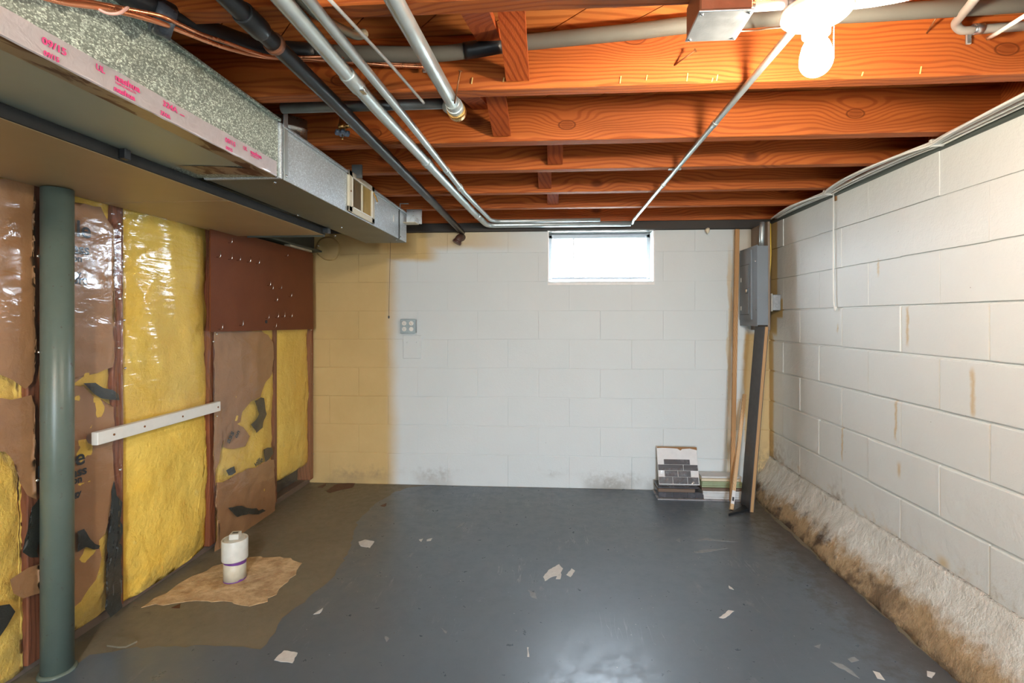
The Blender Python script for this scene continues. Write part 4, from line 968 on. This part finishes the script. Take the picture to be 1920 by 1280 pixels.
# ------------------------------------------------------------------ cable bundle along the right wall
ties = [1.92, 2.644]
LB = ('white sheathed cable nearest the right wall in the bundle', 'second white sheathed cable out from the right wall', 'third white sheathed cable out from the right wall', 'fourth white sheathed cable out from the right wall', 'fifth white sheathed cable out from the right wall', 'sixth white sheathed cable out from the right wall', 'sagging white cable second from the outer edge of the wall bundle', 'outermost loose white cable of the right wall bundle')
def bundle(y_):
    k = [.3] + ties + [3.36]
    for ta, tb in zip(k, k[1:]):
        if ta <= y_ <= tb: return math.sin((y_ - ta) / (tb - ta) * PI) ** .7
    return 0
for i in range(8):
    pts = []; y_ = .3
    while y_ < 3.34:
        f = bundle(y_); sp_ = .0062 + .0085 * f * (1.0 - .25 * (y_ > 2.644)); end = max(0, (y_ - 2.9) / .45)
        wob = .0035 * mnoise.noise(Vector((y_ * 2.6, i * 3.3, 0)))
        pts.append((1.424 - sp_ * i * (1 - .55 * end) + wob - (.006 * f if i == 7 else 0), y_, 1.8188 - .0075 * (i % 2) - .004 * (i % 3 == 0) - (.010 * f if i >= 6 else .002 * f) - .008 * (1 - f) * (i % 3 == 1))); y_ += .09
    o = thing('wall_cable', pts[0], LB[i], 'cable', 'white cables on the right wall')
    obj('sheath', B().tube(smoothpts(pts, 3), .0043 + .0004 * (i % 3), 8), m_cable, o)
for k_, ty in enumerate(ties):
    o = thing('cable_tie', (1.405, ty, 1.81), ('white plastic tie on the cable bundle below the third joist', 'white plastic tie on the cable bundle by the hanging white cord')[k_], 'tie', 'ties on the cable bundle')
    obj('band', B().box(1.378, 1.4295, ty - .007, ty + .007, 1.798, 1.8245, .003).jitter(.002, 40), m_white, o)
cd = thing('hanging_string', (1.424, 2.644, 1.30), 'thin white cord hanging down the right wall with a blob at its end', 'cord')
a = onx(1563, 362, 1.424); c = onx(1563, 560, 1.424); d_ = onx(1566, 578, 1.424)
obj('cord', B().tube(smoothpts([a, a.lerp(c, .5) + Vector((0, .002, 0)), c, d_], 6), .0036, 8), m_white, cd)
obj('blob', B().lathe([(.001, .012), (.006, .008), (.008, 0), (.005, -.010), (.001, -.014)], d_, 12), m_white, cd)
a = onx(1567, 372, 1.430); obj('rust_patch', B().box(1.427, 1.4335, a.y - .008, a.y + .008, a.z - .012, a.z + .012, .002), m_rustrim, wall_right)

# ------------------------------------------------------------------ electrical panel in the far right corner
ep = thing('breaker_panel', (1.27, 3.2, 1.116), 'grey breaker panel mounted in the far right corner', 'electrical panel')
px0, px1, pya, pyb, pz0, pz1 = 1.243, 1.310, 3.130, 3.412, 1.118, 1.618
obj('box', B().box(px0, px1, pya + .008, pyb - .006, pz0 + .006, pz1 - .004, .002), m_panel, ep)
cvb = B(); cvb.prism([(1.240, pya, pz0), (1.240, pyb, pz0), (1.240, pyb, pz1), (1.240, pya, pz1)], (.004, 0, 0)); obj('cover', cvb, m_panel, ep)
ob_ = B(); ob_.prism([(1.231, pya + .075, pz0 + .04), (1.231, pyb - .02, pz0 + .04), (1.231, pyb - .02, pz1 - .02), (1.231, pya + .075, pz1 - .02)], (.009, 0, 0)); obj('raised_cover', ob_, m_panel, ep)
dr = obj('door', B().box(1.227, 1.231, pya + .105, pyb - .04, pz0 + .075, pz1 - .11, .0012), m_panel, ep)
obj('door_gap', B().box(1.2295, 1.2312, pya + .101, pyb - .036, pz0 + .071, pz1 - .106), m_panel_dark, ep)
obj('latch', B().box(1.222, 1.228, pya + .107, pya + .14, 1.325, 1.358, .001), m_panel_dark, dr)
obj('latch_tab', B().box(1.2195, 1.2225, pya + .120, pya + .135, 1.331, 1.352, .001), m_chrome, dr)
for zz in (1.418, 1.232): obj('hinge_label', B().box(1.2262, 1.2272, pyb - .062, pyb - .045, zz - .014, zz + .014), m_white, dr)
for (yy, zz) in ((pya + .02, pz0 + .10), (pya + .02, pz1 - .10), (pyb - .012, pz0 + .1), (pyb - .012, pz1 - .1)): obj('cover_screw', B().lathe([(.004, 0), (.004, -.003), (.002, -.004)], (1.240, yy, zz), 8, 'x'), m_chrome, ep)
bbd = thing('mounting_board', (1.33, 3.2, 1.1), 'grey-brown board standing behind the breaker panel', 'board')
obj('board', B().box(1.311, 1.326, 3.150, 3.410, 1.09, 1.764, .002), simple('grey_brown_board', (.26, .20, .15), .6), bbd)
obj('cleat', B().box(1.327, 1.425, 3.375, 3.412, 1.09, 1.764, .002), m_brownboard, bbd)
ec = pipe('service_cable', 'grey service cable dropping from the sill into the breaker panel', [(1.284, 3.175, 1.612), (1.286, 3.175, 1.70), (1.290, 3.180, 1.764)], .015, m_emt, 'cable', .03)
wp = pipe('wall_pipe', 'slim white pipe beside the breaker panel in the corner', [(1.338, 3.21, 1.10), (1.338, 3.21, 1.764)], .0055, m_white, 'pipe', .02)
yw = pipe('wall_cable', 'yellow cable dropping beside the breaker panel to the outlet box', [(1.356, 3.22, 1.764), (1.360, 3.22, 1.55), (1.350, 3.22, 1.42), (1.350, 3.225, 1.30)], .0038, m_yellowwire, 'cable', .06)
obx = thing('outlet_box', (1.40, 3.27, 1.27), 'grey knockout box with a pale outlet plate beside the breaker panel', 'electrical box')
obj('box', B().box(1.379, 1.433, 3.245, 3.335, 1.216, 1.318, .004), m_boxmetal, obx)
obj('plate', B().box(1.373, 1.379, 3.240, 3.340, 1.210, 1.324, .002), m_plateoff, obx)
for zz in (1.244, 1.268, 1.292): obj('knockout', B().lathe([(.0095, 0), (.0095, -.0012), (.008, -.0018)], (1.408, 3.245, zz), 16, 'y'), m_boxmetal, obx)
for zz in (1.262, 1.274): obj('slot', B().box(1.3722, 1.3732, 3.265, 3.273, zz - .003, zz + .003), m_panel_dark, obx)

# outlet box and blank plate on the far wall
q = thing('outlet_box', (-1.012, YB, 1.06), 'pale blue-grey double outlet box on the far block wall', 'electrical box')
obj('box', B().box(-1.066, -.962, YB - .040, YB - .001, 1.064, 1.160, .005, 2), m_boxmetal, q)
obj('cover', B().box(-1.068, -.960, YB - .044, YB - .040, 1.062, 1.162, .003), simple('blue_grey_plate', (.36, .44, .47), .4, .2), q)
for ix, cx_ in enumerate((-1.040, -.990)):
    for iz, cz_ in enumerate((1.092, 1.132)):
        s_ = obj('socket_face', B().lathe([(.0155, 0), (.0155, -.0022), (.0135, -.003)], (cx_, YB - .044, cz_), 18, 'y'), m_white, q)
        if not (ix == 1 and iz == 0):
            for dx_, hh in ((-.0055, .0042), (.0055, .0034)): obj('slot', B().box(cx_ + dx_ - .0011, cx_ + dx_ + .0011, YB - .0475, YB - .0468, cz_ - hh + .002, cz_ + hh + .002), m_panel_dark, s_)
            obj('slot', B().box(cx_ - .002, cx_ + .002, YB - .0475, YB - .0468, cz_ - .0085, cz_ - .0045), m_panel_dark, s_)
q = thing('blank_plate', (-.995, YB, .965), 'square cover plate painted over below the double outlet', 'plate')
obj('plate', B().box(-1.060, -.930, YB - .009, YB + .002, .885, 1.048, .003), m_wall_back, q)
for sx_ in (-1.030, -.960): obj('screw', B().lathe([(.006, 0), (.006, -.003), (.003, -.004)], (sx_, YB - .009, 1.000), 10, 'y'), m_wall_back, q)
# thin pull cord at the duct end
q = thing('pull_string', (-1.0, 2.94, 1.63), 'thin dark cord with a small knob hanging from the duct end', 'cord')
a = ony(732, 462, 2.94); c = ony(729, 594, 2.94); a.z = dz0 - .002
obj('string', B().tube([a, a.lerp(c, .5), c], .0011, 6), m_black, q); obj('knob', B().lathe([(.001, .008), (.005, .005), (.0055, -.003), (.003, -.009), (.001, -.010)], c, 10), m_panel_dark, q)
q = thing('foam_lump', (.98, YB, 1.75), 'small cream blob of foam at the top of the far wall', 'foam')
a = ony(1327, 431, 3.38); obj('lump', B().lathe([(.001, .014), (.012, .010), (.014, 0), (.010, -.012), (.005, -.022), (.001, -.026)], a, 12).jitter(.004, 60), m_creamboard, q)

# ------------------------------------------------------------------ lumber and tile pile in the far right corner
q = thing('wooden_stick', (1.12, 3.24, 0), 'long thin wooden strip leaning from floor to ceiling left of the breaker panel', 'stick')
obj('stick', B().bar((1.122, 3.226, .004), (1.212, 3.385, 1.758), .026, .018, (0, 1, 0), .001), m_tanstick, q)
q = thing('wooden_stick', (1.07, 3.09, 0), 'short pale wooden strip with a white sticker leaning in the right corner', 'stick')
A_, B_ = Vector((1.071, 3.088, .004)), Vector((1.262, 3.392, .66))
obj('stick', B().bar(A_, B_, .021, .016, (0, 1, 0), .001), m_stick, q)
dd = (B_ - A_).normalized()
st = obj('sticker', B().bar(A_ + dd * .035 + Vector((0, -.0088, .004)), A_ + dd * .115 + Vector((0, -.0088, .004)), .0205, .0012, (0, 1, 0)), m_card, q)
obj('sticker_print', B().bar(A_ + dd * .052 + Vector((0, -.0096, .004)), A_ + dd * .076 + Vector((0, -.0096, .004)), .011, .0008, (0, 1, 0)), m_ink, st)
q = thing('plywood_plank', (1.20, 3.05, 0), 'dark painted plywood plank leaning upright below the breaker panel', 'plank')
pl = B().prism([(1.168, 3.062, .003), (1.168, 3.205, .003), (1.256, 3.205, 1.116), (1.256, 3.062, 1.116)], (.004, 0, 0)); obj('dark_face', pl, m_blackboard, q)
mtx = Matrix.Translation((1.172, 3.062, .003)) @ Matrix.Rotation(math.atan2(.088, 1.113), 4, 'Y')
po = bpy.data.objects.new('ply_layers', None)
core = B().box(0, .019, 0, .143, 0, 1.1165); me = bpy.data.meshes.new('ply_layers'); core.bm.to_mesh(me); core.bm.free(); me.materials.append(m_plyedge)
po = bpy.data.objects.new('ply_layers', me); C.objects.link(po); po.parent = q; po.matrix_parent_inverse = q.matrix_world.inverted(); po.matrix_basis = mtx
obj('back_face', B().prism([(1.1915, 3.062, .003), (1.1915, 3.205, .003), (1.2795, 3.205, 1.116), (1.2795, 3.062, 1.116)], (.003, 0, 0)), m_blackboard, q)
q = thing('wedge_offcut', (1.1, 3.0, 0), 'thin black wedge-shaped offcut lying at the foot of the plank', 'offcut')
obj('wedge', B().prism([onz(1366, 967, .001), onz(1386, 962, .001), onz(1407, 957, .001), onz(1406, 948, .001), onz(1393, 951, .001)], (0, 0, .014)), m_black, q)

# pile of boards and tile sheets along the far wall
xa, xb = .655, 1.222
layers = [('tile_sheet', 'pale flat sheet at the very bottom of the pile by the far wall', .66, 1.20, 3.235, 3.40, .000, .008, m_tilelight),
          ('moulding_board', 'white moulding strip on the bottom sheet of the pile', .955, 1.200, 3.250, 3.395, .0085, .021, m_whiteboard),
          ('moulding_board', 'white moulding strip second from the bottom of the pile', .955, 1.196, 3.253, 3.395, .0215, .034, m_whiteboard),
          ('moulding_board', 'white moulding strip third from the bottom of the pile', .950, 1.198, 3.251, 3.395, .0345, .046, m_whiteboard),
          ('moulding_board', 'white grooved moulding strip topmost of the white ones in the pile', .950, 1.200, 3.252, 3.395, .0465, .058, m_whiteboard),
          ('brown_board', 'dark brown board above the white mouldings in the pile', .945, 1.215, 3.262, 3.398, .0585, .074, m_brownboard),
          ('green_board', 'pale green board lowest of the green ones in the pile', .950, 1.205, 3.275, 3.398, .0745, .086, m_green),
          ('green_board', 'pale green board in the middle of the green ones in the pile', .950, 1.207, 3.277, 3.398, .0865, .098, m_green),
          ('green_board', 'pale green board topmost of the green ones in the pile', .952, 1.204, 3.276, 3.398, .0985, .111, m_green),
          ('cream_board', 'cream coloured board lying above the green boards', .950, 1.200, 3.285, 3.400, .1115, .126, m_creamboard),
          ('white_board', 'thin white board on top of the pile by the far wall', .955, 1.212, 3.30, 3.402, .1265, .138, m_whiteboard)]
for nm, lb, a0, a1, b0, b1, h0, h1, mm in layers:
    o = B().box(a0, a1, b0, b1, h0, h1, .0012); o = obj(nm, o, mm); tag(o, lb, 'board' if 'board' in nm else 'sheet')
def tiles(parent, x0, x1, rows, y, up, thick=.004):
    """rows of small slate tiles laid on a plane: rows = [(z0,z1,[(xa,xb)...])]"""
    for z0, z1, sp in rows:
        for xa_, xb_ in sp: obj('tile', B().box(xa_, xb_, y - thick, y, z0, z1, .0008), m_tilegrey if (xa_ * 977 % 1) < .8 else m_tilelight, parent)
ms = thing('tile_sheet', (.81, 3.25, .0085), 'stack of slate mosaic tile sheets on the pile, left end', 'tile sheets')
obj('backing', B().box(.672, .93, 3.262, 3.39, .0085, .046), m_tilegrey, ms)
tiles(ms, 0, 0, [(.010, .044, [(.674, .765), (.769, .852), (.856, .905), (.909, .965)])], 3.262, None)
ms2 = thing('tile_sheet', (.81, 3.25, .047), 'crumpled dark mosaic sheet below the leaning sample board', 'tile sheets')
obj('backing', B().box(.668, .90, 3.250, 3.395, .0465, .068, .002).jitter(.003, 20), m_brownboard, ms2)
obj('loose_layer', B().box(.665, .925, 3.256, 3.39, .0682, .078, .002).jitter(.003, 14), m_tilegrey, ms2)
ls = thing('sample_board', (.82, 3.30, .078), 'white board with slate mosaic tiles leaning on the far wall, brown stained top', 'sample board')
Mx = Matrix.Translation((0, 3.300, .0785)) @ Matrix.Rotation(-math.atan2(.085, .24), 4, 'X')
def lean(name, b, mat, parent):
    b.bm.transform(Mx); return obj(name, b, mat, parent)
lean('board', B().box(.682, .945, 0, .010, 0, .240, .003, 2), m_card, ls)
lean('stained_edge', B().prism([(.684, -.0012, .241), (.684, -.0012, .232), (.72, -.0012, .234), (.77, -.0012, .233), (.818, -.0012, .230), (.838, -.0012, .218), (.850, -.0012, .228), (.90, -.0012, .232), (.946, -.0012, .222), (.946, -.0012, .241)], (0, .013, 0)), m_rustrim, ls)
for z0, z1, sp in [(.128, .160, [(.724, .892)]), (.090, .126, [(.684, .846), (.849, .940)]), (.050, .088, [(.724, .808), (.811, .892)]), (.006, .048, [(.684, .772), (.775, .866), (.869, .938)])]:
    for xa_, xb_ in sp: lean('tile', B().box(xa_, xb_, -.004, 0, z0, z1, .0008), m_tilegrey, ls)
wrap = B(); Wn = 16; vs = []
for i in range(Wn + 1):
    vs.append([wrap.bm.verts.new((.683 + .26 * i / Wn, -.008 - .004 * mnoise.noise(Vector((i * .5, j * .9, 3))), .004 + .10 * j / 6)) for j in range(7)])
for i in range(Wn):
    for j in range(6): wrap.bm.faces.new((vs[i][j], vs[i + 1][j], vs[i + 1][j + 1], vs[i][j + 1]))
lean('plastic_wrap', wrap, m_film, ls)

# ------------------------------------------------------------------ PVC cleanout in the floor
cx_, cy_ = -1.428, 2.132
pv = thing('cleanout_pipe', (cx_, cy_, 0), 'capped white plastic drain pipe standing out of the floor', 'pipe')
obj('pipe', B().lathe([(.0455, 0), (.0455, .10)], (cx_, cy_, 0), 40), m_pvc_old, pv)
obj('coupling', B().lathe([(.0455, .092), (.0520, .092), (.0528, .096), (.0528, .180), (.0516, .183), (.047, .183), (.046, .176), (.040, .176)], (cx_, cy_, 0), 40), m_pvc, pv)
obj('plug', B().lathe([(.0455, .172), (.0445, .181), (.040, .183)], (cx_, cy_, 0), 40), m_pvc, pv)
pn = obj('plug_head', B().box(-.020, .020, -.020, .020, 0, .024, .002, 1, Matrix.Translation((cx_ + .002, cy_, .183)) @ Matrix.Rotation(.25, 4, 'Z')), m_pvc, pv)
obj('head_recess', B().box(-.012, .012, -.007, .008, .0, .0008, 0, 1, Matrix.Translation((cx_ + .002, cy_, .2072)) @ Matrix.Rotation(.25, 4, 'Z')), m_panel_dark, pn)
b = B(); ns = 40; rg_ = []
for i in range(ns + 1):
    a = 2 * PI * i / ns; rg_.append([b.bm.verts.new((cx_ + .0462 * math.cos(a), cy_ + .0462 * math.sin(a), z_)) for z_ in (.078 - .005 * math.sin(a * 1.0 + 1), .0925)])
for i in range(ns): b.bm.faces.new((rg_[i][0], rg_[i + 1][0], rg_[i + 1][1], rg_[i][1]))
obj('primer_band', b, m_primer, pv)
b = B(); rg_ = []
for i in range(ns + 1):
    a = 2 * PI * i / ns; rg_.append([b.bm.verts.new((cx_ + .0462 * math.cos(a), cy_ + .0462 * math.sin(a), z_)) for z_ in (.001, .006 + .012 * max(0, math.sin(a + .4) * .5 + mnoise.noise(Vector((a * 2, 0, 1)))))])
for i in range(ns): b.bm.faces.new((rg_[i][0], rg_[i + 1][0], rg_[i + 1][1], rg_[i][1]))
obj('primer_band', b, m_primer, pv)
